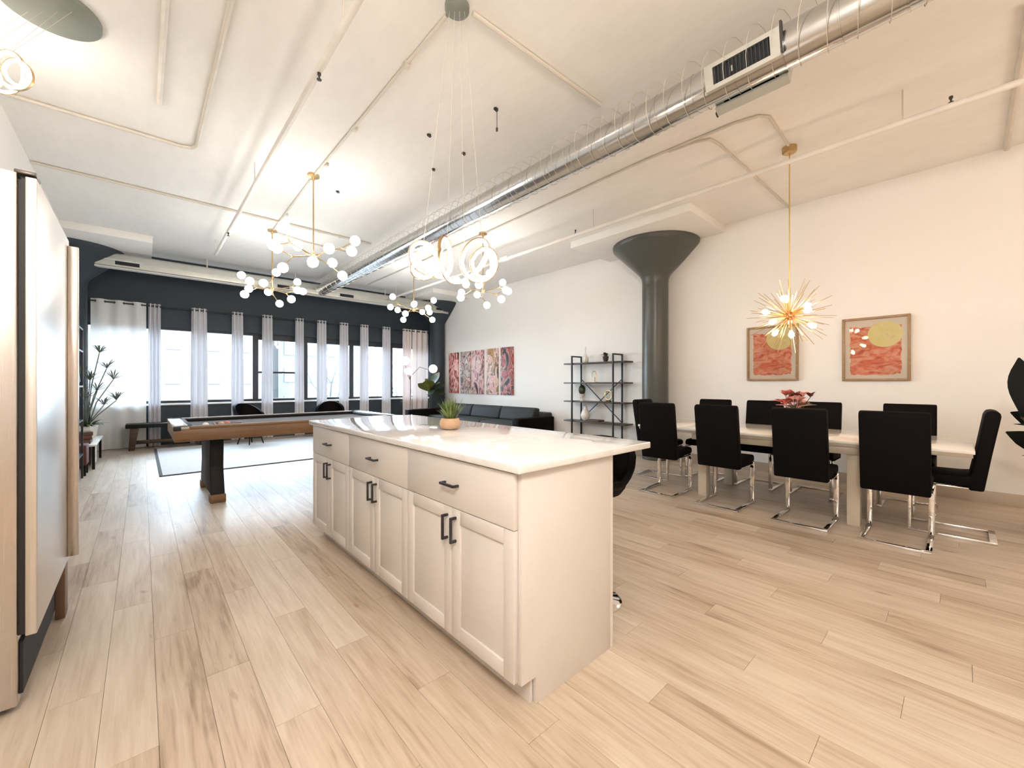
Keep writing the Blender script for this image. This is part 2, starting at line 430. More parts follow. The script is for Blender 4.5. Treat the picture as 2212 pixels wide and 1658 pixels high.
struct('ceiling', MB().box(XL - .2, YB - .2, ZC, XR + .2, YF + .3, ZC + 0.2), M['ceiling'])
struct('wall_left', MB().box(XL - .2, YB - .2, -0.012, XL, YF + .3, ZC), M['wall'])
struct('wall_right', MB().box(XR, YB - .2, -0.012, XR + .2, YF + .3, ZC), M['wall'])
struct('wall_back', MB().box(XL - .2, YB - .2, -0.012, XR + .2, YB, ZC), M['wall'])
WZ0, WZ1, WX0, WX1 = 0.80, 2.33, -0.78, 6.27
wf = MB().box(XL, YF, -0.012, XR, YF + .3, WZ0 - 0.02).box(XL, YF, WZ1, XR, YF + .3, ZC)
wf.box(XL, YF, WZ0 - .02, WX0, YF + .3, WZ1).box(WX1, YF, WZ0 - .02, XR, YF + .3, WZ1)
struct('wall_far', wf, M['dark_wall'])
struct('trim_1', MB().box(WX0, YF - 0.05, WZ0 - .02, WX1, YF + .12, WZ0 + 0.015), M['white_paint'], bevel=0.004)      # window ledge
struct('trim_2', MB().box(0.125, 9.95, ZC - 0.03, 5.2, YF, ZC), M['dark_wall'])                                        # dark strip across the ceiling
struct('trim_3', MB().box(XL, 8.57, ZC - 0.11, 0.125, YF, ZC), M['ceiling'], bevel=0.004)                             # thickened slab round each column
struct('trim_4', MB().box(5.2, 8.57, ZC - 0.11, XR, YF, ZC), M['ceiling'], bevel=0.004)
struct('trim_5', MB().box(5.2, 2.33, ZC - 0.11, XR, 4.3, ZC), M['ceiling'], bevel=0.004)
struct('baseboard_right', MB().box(XR - 0.016, YB, 0, XR, YF, 0.125), M['base'], bevel=0.004)
struct('baseboard_left', MB().box(XL, YB, 0, XL + 0.014, YF, 0.11), M['white_paint'], bevel=0.004)
def column(x, y, mat):
    prof = [(0.20, 0), (0.20, 2.80), (0.205, 2.87), (0.23, 2.93), (0.30, 3.01), (0.62, 3.33), (0.655, 3.37), (0.66, ZC - 0.11)]
    struct('column', MB().lathe(prof, 48, (x, y, 0)), mat, smooth=50)
column(6.10, 3.30, M['column'])
column(6.12, 9.85, M['dark_wall'])
column(-0.87, 9.74, M['dark_wall'])

# windows: black frames with panes
mull = [WX0, 1.884, 2.913, 4.022, 5.114, WX1]
for i in range(5):
    a, b = mull[i], mull[i + 1]
    w = bpy.data.objects.new('window_%d' % (i + 1), None); COL.objects.link(w); w['kind'] = 'structure'
    w.location = ((a + b) / 2, YF + 0.12, WZ0)
    h = (b - a) / 2; H = WZ1 - WZ0; t = 0.055
    fr = MB().box(-h, -.04, 0.015, -h + t, .04, H).box(h - t, -.04, 0.015, h, .04, H)
    fr.box(-h + t, -.04, 0.015, h - t, .04, 0.07).box(-h + t, -.04, H - (0.13 if i in (1, 2, 3, 4) else 0.05), h - t, .04, H)
    fr.build('frame', M['black_frame'], w, smooth=0)
    if i == 1: MB().box(-h + t, -.035, 0.645, h - t, .035, 0.685).build('middle_rail', M['black_frame'], w, smooth=0)
    if i == 0:
        MB().box(0.29, -.04, 0.07, 0.335, .04, H - .05).build('mullion', M['black_frame'], w, smooth=0)
    MB().box(-h + t, -.004, 0.06, h - t, .004, H - 0.05).build('pane', M['glass'], w, smooth=0)

# ------------------------------------------------------------------ outside
struct('ground', MB().box(-80, YF + 2, -6.2, 80, 140, -6), M['ground'])
def building(label, x, y, w, h, d, mat, cols, rows, z0):
    b = thing('apartment_building', label, 'building', (x, y, -6))
    MB().box(-w / 2, 0, 0, w / 2, d, h).build('wall', mat, b, smooth=0)
    MB().box(-w / 2 - .3, -.3, h, w / 2 + .3, d + .3, h + .5).build('roof', mat, b, smooth=0)
    me = None
    for i in range(cols):
        for j in range(rows):
            if me is None: me = MB().box(-.55, -.08, 0, .55, .05, 1.5).mesh('window', M['bld_win'], smooth=0)
            put('window', me, b, (-w / 2 + w * (i + .5) / cols, 0, z0 + j * 3.0))
building('pinkish apartment block seen through the widest window', 2.0, 46, 14, 16, 10, M['bld_pink'], 5, 5, 1.2)
building('pale apartment block with stacked grey windows beyond the gathered curtains', 15.5, 50, 9, 17, 9, M['bld'], 4, 5, 1.4)
def tree(label, x, y, seed):
    q = random.Random(seed); t = thing('bare_tree', label, 'tree', (x, y, -6))
    MB().tube([(0, 0, 0), (.1, 0, 3), (0, .1, 6)], [.22, .18, .12], 7).build('trunk', M['bark'], t)
    br = MB()
    for i in range(16):
        a = q.uniform(0, 2 * PI); z = q.uniform(3, 6); L = q.uniform(2, 4)
        p1 = Vector((math.cos(a) * L * .5, math.sin(a) * L * .5, z + L * .5)); p2 = p1 + Vector((math.cos(a + .4) * L * .4, math.sin(a + .4) * L * .4, L * .6))
        br.tube([(0, 0, z), p1, p2], [.08, .05, .02], 5)
        br.tube([p1, p1 + Vector((math.cos(a - .8), math.sin(a - .8), 1.1)) * L * .35], [.04, .015], 5)
    tag(br.build('branches', M['bark'], t), kind='stuff')
tree('bare tree outside the double-hung window', 10.5, 32, 1)
tree('bare tree outside the middle window', 15.5, 30, 2)
tree('bare tree outside the window next to the corner curtain', 20.5, 31, 3)

# ------------------------------------------------------------------ refrigerator
fr = thing('refrigerator', 'tall stainless steel refrigerator standing against the white wall', 'refrigerator')
MB().box(XL + .03, 2.30, 0.03, -0.335, 3.20, 1.97).build('body', M['steel'], fr, bevel=0.006)
MB().box(-0.335, 2.318, 0.28, -0.318, 3.18, 1.95).build('gasket', M['dark_gap'], fr)
dr = MB().box(-0.318, 2.305, 0.275, -0.288, 3.195, 1.962).build('door', M['steel_door'], fr, bevel=0.004)
MB().box(-0.288, 3.125, 0.30, -0.247, 3.150, 1.92).build('handle', M['steel'], dr, bevel=0.004)
MB().box(-0.345, 2.31, 1.97, -0.290, 2.40, 1.985).build('hinge_cover', M['hinge'], fr, bevel=0.004)
g = MB().box(-0.334, 2.33, 0.06, -0.325, 3.17, 0.25)
g.build('kick_grille', M['slot'], fr)
MB().box(-0.328, 3.09, 0.0, -0.292, 3.19, 0.262).build('foot', M['brown_foot'], fr, bevel=0.003)
MB().box(-0.60, 2.36, 0.0, -0.50, 2.46, 0.03).build('foot', M['brown_foot'], fr)

# ------------------------------------------------------------------ kitchen island: three cabinets and one worktop
YS = [1.09, 1.895, 2.69, 3.44]; IX0, IX1 = 1.02, 1.60
def cab_front(parent, name, y0, y1, z0, z1, shaker):
    th = 0.02; t = 0.058
    if shaker:
        m = MB().box(-th, y0, z0, 0, y0 + t, z1).box(-th, y1 - t, z0, 0, y1, z1).box(-th, y0 + t, z0, 0, y1 - t, z0 + t).box(-th, y0 + t, z1 - t, 0, y1 - t, z1)
        m.box(-th + 0.009, y0 + t, z0 + t, 0, y1 - t, z1 - t)
        return m.build(name, M['cab'], parent, bevel=0.0016, smooth=30)
    return MB().box(-th, y0, z0, 0, y1, z1).build(name, M['cab'], parent, bevel=0.0016)
def pull(parent, y, z, vert, L=0.11):
    m = MB(); x = -0.02; s = 0.0055
    if vert:
        m.box(x - .032, y - s, z - L / 2, x - .022, y + s, z + L / 2)
        for zz in (z - L / 2, z + L / 2 - 2 * s): m.box(x - .024, y - s, zz, x, y + s, zz + 2 * s)
    else:
        m.box(x - .032, y - L / 2, z - s, x - .022, y + L / 2, z + s)
        for yy in (y - L / 2, y + L / 2 - 2 * s): m.box(x - .024, yy, z - s, x, yy + 2 * s, z + s)
    m.build('handle', M['black_metal'], parent, bevel=0.0015)
labs = ['white island cabinet nearest the camera, with the tall plain end panel', 'white island cabinet in the middle of the row of three', 'white island cabinet at the pool table end of the row']
for i in range(3):
    y0, y1 = YS[i], YS[i + 1]
    c = thing('base_cabinet', labs[i], 'cabinet', (IX0, 0, 0), 0, 'island cabinets under the quartz worktop')
    MB().box(0.0, y0, 0.10, IX1 - IX0 - .02, y1 - .0005, 0.878).build('carcass', M['cab'], c)
    MB().box(0.06, y0, 0.0, 0.075, y1 - .0005, 0.10).build('toe_kick', M['cab'], c)
    MB().box(IX1 - IX0 - .02, y0 - (0.016 if i == 0 else 0), 0.0, IX1 - IX0, y1 - .0005, 0.878).build('back_panel', M['cab'], c)
    ym = (y0 + y1) / 2; g_ = 0.0018
    zd = 0.663
    d = cab_front(c, 'drawer_front', y0 + g_, y1 - g_, zd + g_, 0.872, False); pull(d, ym - .0, 0.765, False)
    for a, b, hy in ((y0 + g_, ym - g_, ym - .032), (ym + g_, y1 - g_, ym + .032)):
        d = cab_front(c, 'door', a, b, 0.105, zd - g_, True); pull(d, hy, 0.575, True)
    if i == 0:
        MB().prism([(-0.0, 0.10), (0.075, 0.10), (0.075, 0.0), (IX1 - IX0 - .022, 0.0), (IX1 - IX0 - .022, 0.878), (-0.0, 0.878)], 'y', y0 - 0.018, y0 - 0.0005).build('end_panel', M['cab'], c, bevel=0.0015)
    elif i == 2:
        MB().prism([(-0.0, 0.10), (0.075, 0.10), (0.075, 0.0), (IX1 - IX0 - .022, 0.0), (IX1 - IX0 - .022, 0.878), (-0.0, 0.878)], 'y', y1, y1 + 0.016).build('end_panel', M['cab'], c, bevel=0.0015)
tag(MB().box(0.985, 1.047, 0.879, 1.892, 3.50, 0.91).build('worktop', M['quartz'], bevel=0.005, seg=3), 'white quartz worktop with long overhang on the kitchen island', 'worktop')

# potted grass on the island
p = thing('potted_grass', 'small tan pot with spiky green artificial grass on island worktop', 'plant', (1.462, 2.20, 0.9105))
MB().lathe([(.036, 0), (.056, .008), (.068, .03), (.066, .052), (.056, .070), (.050, .072), (.047, .066), (.0, .064)], 28).build('pot', M['tan_pot'], p)
MB().lathe([(.047, .058), (.0, .0655)], 20).build('soil', M['soil'], p)
g1, g2 = MB(), MB(); q = random.Random(3)
for i in range(120):
    a = q.uniform(0, 2 * PI); e = q.uniform(0.15, 1.0); r0 = q.uniform(0, .035)
    d = (math.cos(a) * e, math.sin(a) * e, 1.25)
    (g1 if i % 5 < 3 else g2).leaf((r0 * math.cos(a), r0 * math.sin(a), .06), d, q.uniform(.10, .165), q.uniform(.007, .012), q.uniform(.0, .3), 5, .3)
tag(g1.build('blades', M['leaf'], p), kind='stuff'); tag(g2.build('pale_blades', M['leaf_pale'], p), kind='stuff')

# bar stool under the overhang
st = thing('bar_stool', 'black bucket bar stool on chrome pedestal behind the island', 'stool', (1.855, 1.385, 0), R(200))
MB().lathe([(.165, 0), (.165, .008), (.15, .018), (.06, .03), (.035, .05), (.03, .06)], 32).build('base', M['chrome'], st)
MB().lathe([(.028, .05), (.028, .52), (.022, .525), (.022, .62)], 16).build('post', M['chrome'], st)
MB().tube(arc((0, 0, .30), .13, R(-60), R(60), 8), .010, 8).build('foot_rest', M['chrome'], st)
def bucket(rx, ry, h, th):
    vs, fs = [], []; nu, nv = 22, 7
    for side in (0, 1):
        for j in range(nv + 1):
            t = j / nv
            for k in range(nu + 1):
                a = R(-140) + R(280) * k / nu
                hh = h * (0.30 + 0.70 * max(0, math.cos((a) / 1.25)) ** .8) * t
                rr = (0.62 + 0.38 * math.sin(t * PI / 2)) - th * side
                vs.append((-rx * rr * math.cos(a), ry * rr * math.sin(a), hh))
    N = (nu + 1) * (nv + 1)
    for s_ in (0, 1):
        for j in range(nv):
            for k in range(nu):
                a = s_ * N + j * (nu + 1) + k; fs.append((a, a + 1, a + nu + 2, a + nu + 1))
    for k in range(nu):
        a = nv * (nu + 1) + k; fs.append((a, a + 1, a + 1 + N, a + N))
    for j in range(nv):
        for k in (0, nu):
            a = j * (nu + 1) + k; fs.append((a, a + nu + 1, a + nu + 1 + N, a + N))
    return vs, fs
m = MB(); m.add(*bucket(.235, .24, .27, .13), Matrix.Translation((0, 0, .62))); m.build('backrest', M['black_leather'], st, smooth=60)
MB().lathe([(.10, .60), (.16, .605), (.185, .64), (.17, .675), (.0, .685)], 28).build('seat', M['black_leather'], st)

# ------------------------------------------------------------------ pool table
pt = thing('pool_table', 'brown wooden pool table with black pedestal legs on pale floor', 'table', (1.335, 5.53, 0))
hx, hy = 1.115, 0.67
for s in (-1, 1):
    MB().prism([(s * hx, .66), (s * hx, .775), (s * (hx - .04), .775), (s * (hx - .04), .655)], 'y', -hy + .04, hy - .04).build('end_apron', M['walnut'], pt, bevel=.004)
    MB().prism([(s * hy, .66), (s * hy, .775), (s * (hy - .04), .775), (s * (hy - .04), .655)], 'x', -hx, hx).build('side_apron', M['walnut'], pt, bevel=.004)
    MB().box(min(s * (hx + .004), s * (hx - .11)), -hy - .004, .775, max(s * (hx + .004), s * (hx - .11)), hy + .004, .80).build('end_rail', M['rail_top'], pt, bevel=.004)
    MB().box(-hx + .11, min(s * (hy + .004), s * (hy - .11)), .775, hx - .11, max(s * (hy + .004), s * (hy - .11)), .80).build('side_rail', M['walnut'], pt, bevel=.004)
    MB().box(-hx + .11, min(s * (hy - .11), s * (hy - .15)), .76, hx - .11, max(s * (hy - .11), s * (hy - .15)), .795).build('cushion', M['black_leg'], pt, bevel=.008)
    MB().box(min(s * (hx - .11), s * (hx - .15)), -hy + .15, .76, max(s * (hx - .11), s * (hx - .15)), hy - .15, .795).build('cushion', M['black_leg'], pt, bevel=.008)
    for t in (-1, 1):
        MB().lathe([(.052, .7755), (.056, .80), (.050, .8025), (.0, .8025)], 18, (s * (hx - .075), t * (hy - .075), 0)).build('pocket', M['black_leg'], pt)
        MB().box(min(s * (hx + .008), s * (hx - .05)), min(t * (hy + .008), t * (hy - .05)), .765, max(s * (hx + .008), s * (hx - .05)), max(t * (hy + .008), t * (hy - .05)), .804).build('corner_cap', M['dark_gap'], pt, bevel=.006)
MB().box(-hx + .04, -hy + .04, .70, hx - .04, hy - .04, .76).build('bed', M['felt'], pt)
for s in (-1, 1):
    lx = s * .765
    lg = MB().prism([(-.47, 0.08), (.47, .08), (.36, .35), (.40, .70), (-.40, .70), (-.36, .35)], 'x', lx - .06, lx + .06).build('leg', M['black_leg'], pt, bevel=.012)
    MB().box(lx - .012, -.44, .665, lx + .012, .44, .69).build('bracket', M['dark_gap'], lg)
    for t in (-1, 1): MB().box(lx - .068, t * .43 - .06, 0, lx + .068, t * .43 + .06, .085).build('foot', M['walnut'], lg, bevel=.012)
rk = MB()
tri = [(.0, .14), (.13, -.08), (-.13, -.08)]
for i in range(3):
    a, b = tri[i], tri[(i + 1) % 3]; rk.bar((a[0], a[1], .02), (b[0], b[1], .02), .018, .04)
o = rk.build('ball_rack', M['walnut'], bevel=.003); o.location = (0.62, 5.10, .761); o.rotation_euler = (0, 0, .5); tag(o, 'brown triangular ball rack lying on the pool table', 'rack')
for i, (bx, by, mt, lb) in enumerate(((0.60, 5.08, 'tan_pot', 'tan ball sitting inside the triangular rack'), (0.655, 5.12, 'petal', 'reddish ball sitting inside the triangular rack'), (0.47, 5.07, 'white_ceramic', 'white cue ball beside the triangular rack on the pool table'))):
    o = MB().ball((0, 0, .0285), .0285).build('pool_ball', M[mt]); o.location = (bx, by, .7605); tag(o, lb, 'ball')

# ------------------------------------------------------------------ rug, bench, lounge chairs, sofa
rg = thing('rug', 'large pale grey rug with thin dark border on the living area floor', 'rug', (0, 0, 0))
MB().box(.20, 6.99, 0.001, 4.85, 9.95, .010).build('pile', M['rug'], rg)
MB().box(.165, 6.955, 0.001, 4.885, 6.99, .011).box(.165, 9.95, 0.001, 4.885, 9.985, .011).box(.165, 6.99, 0.001, .20, 9.95, .011).box(4.85, 6.99, .001, 4.885, 9.95, .011).build('border', M['rug_edge'], rg)
be = thing('bench', 'dark wooden bench with black top below the windows', 'bench', (0.38, 10.14, 0))
MB().box(-.60, -.17, .40, .60, .17, .475).build('top', M['black_leg'], be, bevel=.012)
for s in (-1, 1):
    MB().prism([(s * .54, .40), (s * .42, .40), (s * .48, 0), (s * .56, 0)], 'y', -.15, .15).build('leg', M['dark_wood'], be, bevel=.006)
MB().box(-.49, -.05, .10, .49, .05, .16).build('stretcher', M['dark_wood'], be, bevel=.005)
def lounge(label, x, y, rot):
    t = thing('lounge_chair', label, 'chair', (x, y, .0125), rot, 'black lounge chairs by the windows')
    m = MB(); m.add(*bucket(.30, .30, .48, .16), Matrix.Translation((0, 0, .32))); m.build('backrest', M['black_leather'], t, smooth=60)
    MB().lathe([(.16, .28), (.24, .29), (.26, .34), (.24, .40), (.0, .415)], 28).build('seat', M['black_leather'], t)
    for i in range(4):
        a = PI / 4 + i * PI / 2; c, s_ = math.cos(a), math.sin(a)
        MB().tube([(c * .13, s_ * .13, .29), (c * .22, s_ * .22, 0)], [.016, .010], 8).build('leg', M['black_leg'], t)
lounge('black tub chair by the windows, just beyond the ball rack', 1.60, 9.50, R(-60))
lounge('black tub chair by the windows, beyond the middle of the pool table', 3.12, 9.50, R(-110))
so = thing('sofa', 'long black sofa below the five red canvas panels', 'sofa')
MB().box(5.30, 5.62, .08, 6.20, 9.10, .26).build('frame', M['sofa'], so, bevel=.015)
MB().box(5.98, 5.62, .26, 6.22, 9.10, .62).build('back_frame', M['sofa'], so, bevel=.03)
MB().box(5.22, 5.56, .05, 6.22, 5.76, .545).build('arm', M['black_leather'], so, bevel=.03)
MB().box(4.75, 8.92, .05, 6.22, 9.14, .585).build('arm', M['black_leather'], so, bevel=.03)
for i in range(3):
    y0 = 5.77 + i * 1.05
    MB().box(5.26, y0 + .005, .262, 5.97, y0 + 1.045, .44).build('seat_cushion', M['sofa'], so, bevel=.035, seg=3)
    MB().prism([(5.78, .44), (5.98, .44), (6.04, .70), (5.90, .72), (5.84, .66)], 'y', y0 + .01, y0 + 1.04).build('back_cushion', M['sofa'], so, bevel=.04, seg=3)
for yy in (5.7, 9.0):
    for xx in (5.36, 6.1): MB().box(xx - .03, yy - .03, 0, xx + .03, yy + .03, .08).build('foot', M['black_leg'], so)

# ------------------------------------------------------------------ dining set
dt = thing('dining_table', 'white gloss extending dining table with beige block legs', 'table', (0, 0, 0))
TX0, TX1, TY0, TY1 = 4.43, 5.50, -0.07, 2.62
MB().box(TX0, .40, .690, TX1, 2.12, .715).build('centre_top', M['gloss_white'], dt, bevel=.004)
MB().box(TX0, TY0, .690, TX1, .398, .715).build('extension_leaf', M['gloss_white'], dt, bevel=.004)
MB().box(TX0, 2.122, .690, TX1, TY1, .715).build('extension_leaf', M['gloss_white'], dt, bevel=.004)
MB().box(TX0 + .01, TY0 + .01, .662, TX1 - .01, TY1 - .01, .6895).build('leaf_frame', M['table_edge'], dt, bevel=.003)
MB().box(TX0 + .02, .52, .60, TX1 - .02, 1.98, .6615).build('apron', M['table_edge'], dt, bevel=.003)
for xx in (4.465, 5.19):
    for yy in (.57, 1.83): MB().box(xx, yy, 0, xx + .10, yy + .087, .60).build('leg', M['table_leg'], dt, bevel=.004)
def dining_chair(label, x, y, rot):
    t = thing('dining_chair', label, 'chair', (x, y, 0), rot, 'dining chairs around the white table')
    W = .195
    bp = [(-.178, .385), (-.215, .65), (-.262, .955), (-.258, .985), (-.225, 1.0), (-.192, .992), (-.178, .96), (-.140, .70), (-.105, .49), (-.100, .385)]
    MB().prism(bp, 'y', -W, W).build('backrest', M['black_leather'], t, bevel=.014, seg=3)
    MB().prism([(-.125, .405), (.235, .415), (.25, .44), (.245, .475), (.22, .488), (-.06, .492), (-.125, .50)], 'y', -W, W).build('seat', M['black_leather'], t, bevel=.014, seg=3)
    for s in (-1, 1):
        yy = s * (W - .012)
        MB().box(.215, yy - .018, .025, .235, yy + .018, .41).box(-.235, yy - .018, .0, .235, yy + .018, .018).box(-.10, yy - .018, .395, .235, yy + .018, .405).build('leg', M['chrome'], t, bevel=.003)
    MB().box(-.245, -W - .006, .0, -.205, W + .006, .0185).build('floor_bar', M['chrome'], t, bevel=.003)
    return t
spec = [
    (4.335, .337, 0, 'black dining chair with its back to camera, in front of the big block leg'),
    (4.335, .925, 0, 'black dining chair with its back to camera, directly before the flowers'),
    (4.345, 1.60, 0, 'black dining chair with its back to camera, second from the dark column'),
    (4.365, 2.235, R(2), 'black dining chair with its back to camera, closest to the dark column'),
    (5.545, .352, R(180), 'black dining chair facing camera below the larger framed picture'),
    (5.47, 1.075, R(180), 'black dining chair facing camera, just right of the flowers'),
    (5.45, 1.62, R(180), 'black dining chair facing camera, just left of the flowers'),
    (5.44, 2.20, R(180), 'black dining chair facing camera, only its top rim showing'),
    (4.88, .06, R(90), 'black dining chair in side view at the table end by the dark plant'),
    (4.99, 2.66, R(-90), 'black dining chair at the table end right before the dark column'),
]
ch0 = None
for x, y, r, lb in spec:
    if ch0 is None: ch0 = dining_chair(lb, x, y, r)
    else: dup(ch0, (x, y, 0), r, lb)

# flowers on the dining table
fl = thing('flower_arrangement', 'coral and pink flower arrangement in a white vase on the dining table', 'flowers', (4.97, 1.145, .7155))
MB().lathe([(.05, 0), (.068, .01), (.085, .09), (.066, .18), (.062, .20), (.056, .20), (.0, .19)], 24).build('vase', M['white_ceramic'], fl)
q = random.Random(11)
for i in range(20):
    a = q.uniform(0, 2 * PI); r = q.uniform(.01, .15); c = Vector((r * math.cos(a) * .8, r * math.sin(a) * 1.2, .30 + q.uniform(0, .10) - r * .25))
    m = MB(); n = 7
    for k in range(n):
        b = 2 * PI * k / n + q.uniform(-.2, .2)
        m.leaf(c, (math.cos(b), math.sin(b), q.uniform(.4, 1.8)), q.uniform(.065, .09), .055, .2, 4, .5)
    m.tube([c, (c.x * .3, c.y * .3, .20)], .003, 5)
    m.build('blossom', M[('petal', 'petal_pink', 'petal_pink', 'petal_deep')[i % 4]], fl)
for i, (a, L, mt, z, e) in enumerate(((-1.7, .20, 'cream_leaf', .24, .35), (1.7, .24, 'petal', .26, .40), (.3, .16, 'leaf_olive', .22, .5), (2.9, .18, 'leaf_dark', .22, .5), (-2.3, .20, 'petal_deep', .25, .4), (-.9, .18, 'leaf_olive', .23, .5), (1.2, .13, 'leaf_olive', .33, 1.4), (2.3, .2, 'petal_pink', .24, .3))):
    MB().leaf((0, 0, z), (math.cos(a), math.sin(a), e), L, .085, .15, 6, .25).build('leaf', M[mt], fl)

# framed pictures on the right wall
def picture(label, y0, y1, z0, z1, seed, sun_y, sun_z, sun_r, blotch):
    w, h = y1 - y0, z1 - z0
    p = thing('framed_picture', label, 'picture', (XR - .001, (y0 + y1) / 2, (z0 + z1) / 2))
    t = .026
    MB().box(-.035, -w / 2, -h / 2, 0, -w / 2 + t, h / 2).box(-.035, w / 2 - t, -h / 2, 0, w / 2, h / 2).box(-.035, -w / 2 + t, -h / 2, 0, w / 2 - t, -h / 2 + t).box(-.035, -w / 2 + t, h / 2 - t, 0, w / 2 - t, h / 2).build('frame', M['frame_wood'], p, bevel=.003)
    # the print: cream paper, a ragged red wash and a yellow disc, mixed in one node tree
    n = NT('print_%d' % seed)
    tc = n.add('ShaderNodeTexCoord'); sp = n.add('ShaderNodeSeparateXYZ'); n.link(tc.outputs['Object'], sp.inputs[0])
    nz = n.noise(n.mapping((1, 5, 5)), 2.5, 5, .6); n2 = n.noise(n.mapping((1, 4, 9)), 2.0, 4, .6, 1.0)
    jit = n.math('MULTIPLY', n.math('SUBTRACT', nz, .5), .07)
    def dist(cy_, cz_, ry, rz, boxy):
        dy = n.math('ABSOLUTE', n.math('DIVIDE', n.math('SUBTRACT', sp.outputs[1], cy_), ry)); dz = n.math('ABSOLUTE', n.math('DIVIDE', n.math('SUBTRACT', sp.outputs[2], cz_), rz))
        if boxy: return n.math('MAXIMUM', dy, dz)
        return n.math('SQRT', n.math('ADD', n.math('MULTIPLY', dy, dy), n.math('MULTIPLY', dz, dz)))
    redm = n.math('LESS_THAN', n.math('ADD', dist(blotch[0], blotch[1], blotch[2], blotch[3], True), n.math('MULTIPLY', jit, 4.5)), 1.0)
    redc = n.ramp(n2, [(.30, (.58, .05, .025)), (.46, (.80, .20, .10)), (.60, (.90, .42, .28))])
    yelm = n.math('LESS_THAN', dist(sun_y, sun_z, sun_r, sun_r, False), 1.0)
    yelc = n.ramp(nz, [(.3, (.95, .76, .26)), (.55, (.97, .84, .42)), (.70, (.93, .58, .30))])
    m1 = n.add('ShaderNodeMix', data_type='RGBA'); m1.inputs[6].default_value = (.90, .76, .66, 1); n.link(redm, m1.inputs[0]); n.link(redc, m1.inputs[7])
    m2 = n.add('ShaderNodeMix', data_type='RGBA'); n.link(yelm, m2.inputs[0]); n.link(m1.outputs[2], m2.inputs[6]); n.link(yelc, m2.inputs[7])
    n.link(m2.outputs[2], n.b.inputs['Base Color']); n.b.inputs['Roughness'].default_value = .8
    MB().box(-.012, -w / 2 + t, -h / 2 + t, -.002, w / 2 - t, h / 2 - t).build('print', n.m, p)
    MB().box(-.020, -w / 2 + t, -h / 2 + t, -.018, w / 2 - t, h / 2 - t).build('glass', M['clear'], p)
picture('smaller framed red and yellow print, partly behind the starburst lamp', 1.415, 2.02, 1.245, 1.985, 1, -.09, .195, .155, (0.0, -.01, .222, .28))
picture('larger framed red print with yellow disc, in the open beside the starburst lamp', .372, .969, 1.238, 1.98, 2, -.085, .165, .15, (0.0, -.02, .222, .28))

# five canvas panels above the sofa
cr, bk, rd_, pk, mv, oc, gy = (.72, .60, .52), (.035, .022, .022), (.50, .07, .05), (.66, .26, .25), (.34, .16, .19), (.42, .24, .09), (.20, .16, .15)
can = [(9.085, 9.525, 2.05, .955, 'canvas panel with pink wash and red foot, closest to window corner', [bk, rd_, pk, cr, pk, rd_, bk]),
       (8.53, 8.975, 2.05, .95, 'canvas panel with black and white curls, second from window corner', [cr, bk, gy, cr, bk, pk, cr, bk]),
       (7.99, 8.465, 2.055, .95, 'canvas panel with mauve swirls in the middle of the five', [bk, mv, pk, cr, mv, bk, pk]),
       (7.435, 7.875, 2.06, .945, 'canvas panel with ochre and orange top, fourth from window corner', [gy, oc, cr, pk, cr, bk, oc]),
       (6.895, 7.333, 2.06, .945, 'canvas panel with grey top and coral red corner, closest to black shelf', [bk, gy, pk, bk, rd_, gy, rd_])]
for i, (y0, y1, z1, z0, lb, cols) in enumerate(can):
    c = thing('canvas_panel', lb, 'painting', (XR - .001, (y0 + y1) / 2, (z0 + z1) / 2), 0, 'five canvas panels above the sofa')
    h, w = (z1 - z0) / 2, (y1 - y0) / 2
    MB().box(-.028, -w, -h, 0, w, h).build('stretched_canvas', art_swirl('abstract_paint_%d' % i, cols, i + 1, 3.4), c, bevel=.003)

# ------------------------------------------------------------------ black shelf unit on the right wall and what stands on it
es = thing('shelf_unit', 'tall black open shelf unit with crossed brace beside the grey column', 'shelf', (0, 0, 0))
EX0, EX1, EY0, EY1 = 5.98, 6.29, 3.79, 5.14
SZ = [1.595, 1.232, .884, .518, .16]
for y in (4.925, 4.02):
    for x in (EX0, EX1 - .03): MB().box(x, y - .012, 0, x + .028, y + .012, 1.73).build('upright', M['black_metal'], es, bevel=.002)
    MB().box(EX0 + .028, y - .012, 1.705, EX1 - .03, y + .012, 1.73).build('top_rung', M['black_metal'], es)
for z in SZ: MB().box(EX0 + .03, EY0, z - .026, EX1 - .032, EY1, z).build('shelf', M['shelf_wood'], es, bevel=.003)
MB().bar((EX1 - .012, 4.91, 1.28), (EX1 - .012, 4.03, .52), .008, .022, (1, 0, 0)).build('brace', M['black_metal'], es)
MB().bar((EX1 - .02, 4.03, 1.28), (EX1 - .02, 4.91, .52), .008, .022, (1, 0, 0)).build('brace', M['black_metal'], es)
SX = 6.14
o = MB().lathe([(.045, 0), (.06, .02), (.062, .08), (.03, .14), (.013, .17), (.012, .30), (.0, .30)], 20).build('bottle_vase', M['white_ceramic']); o.location = (SX, 4.72, 1.5955); tag(o, 'slim white bottle vase on the top shelf of the black unit', 'vase')
pp = thing('shelf_plant', 'dark pot with trailing green plant on the top shelf', 'plant', (SX, 4.27, 1.5955))
MB().lathe([(.035, 0), (.05, .06), (.055, .10), (.0, .095)], 18).build('pot', M['dark_bit'], pp)
q = random.Random(5)
for i in range(11):
    a = 2 * PI * i / 11 + q.uniform(-.2, .2)
    MB().leaf((0, 0, .09), (math.cos(a), math.sin(a), q.uniform(.7, 2.2)), q.uniform(.13, .20), .06, .5, 5, .2).build('leaf', M['leaf' if i % 3 else 'leaf_dark'], pp)
ln = thing('arched_lantern', 'small pale arched lantern on the second shelf of the black unit', 'lantern', (SX, 4.52, 1.2325))
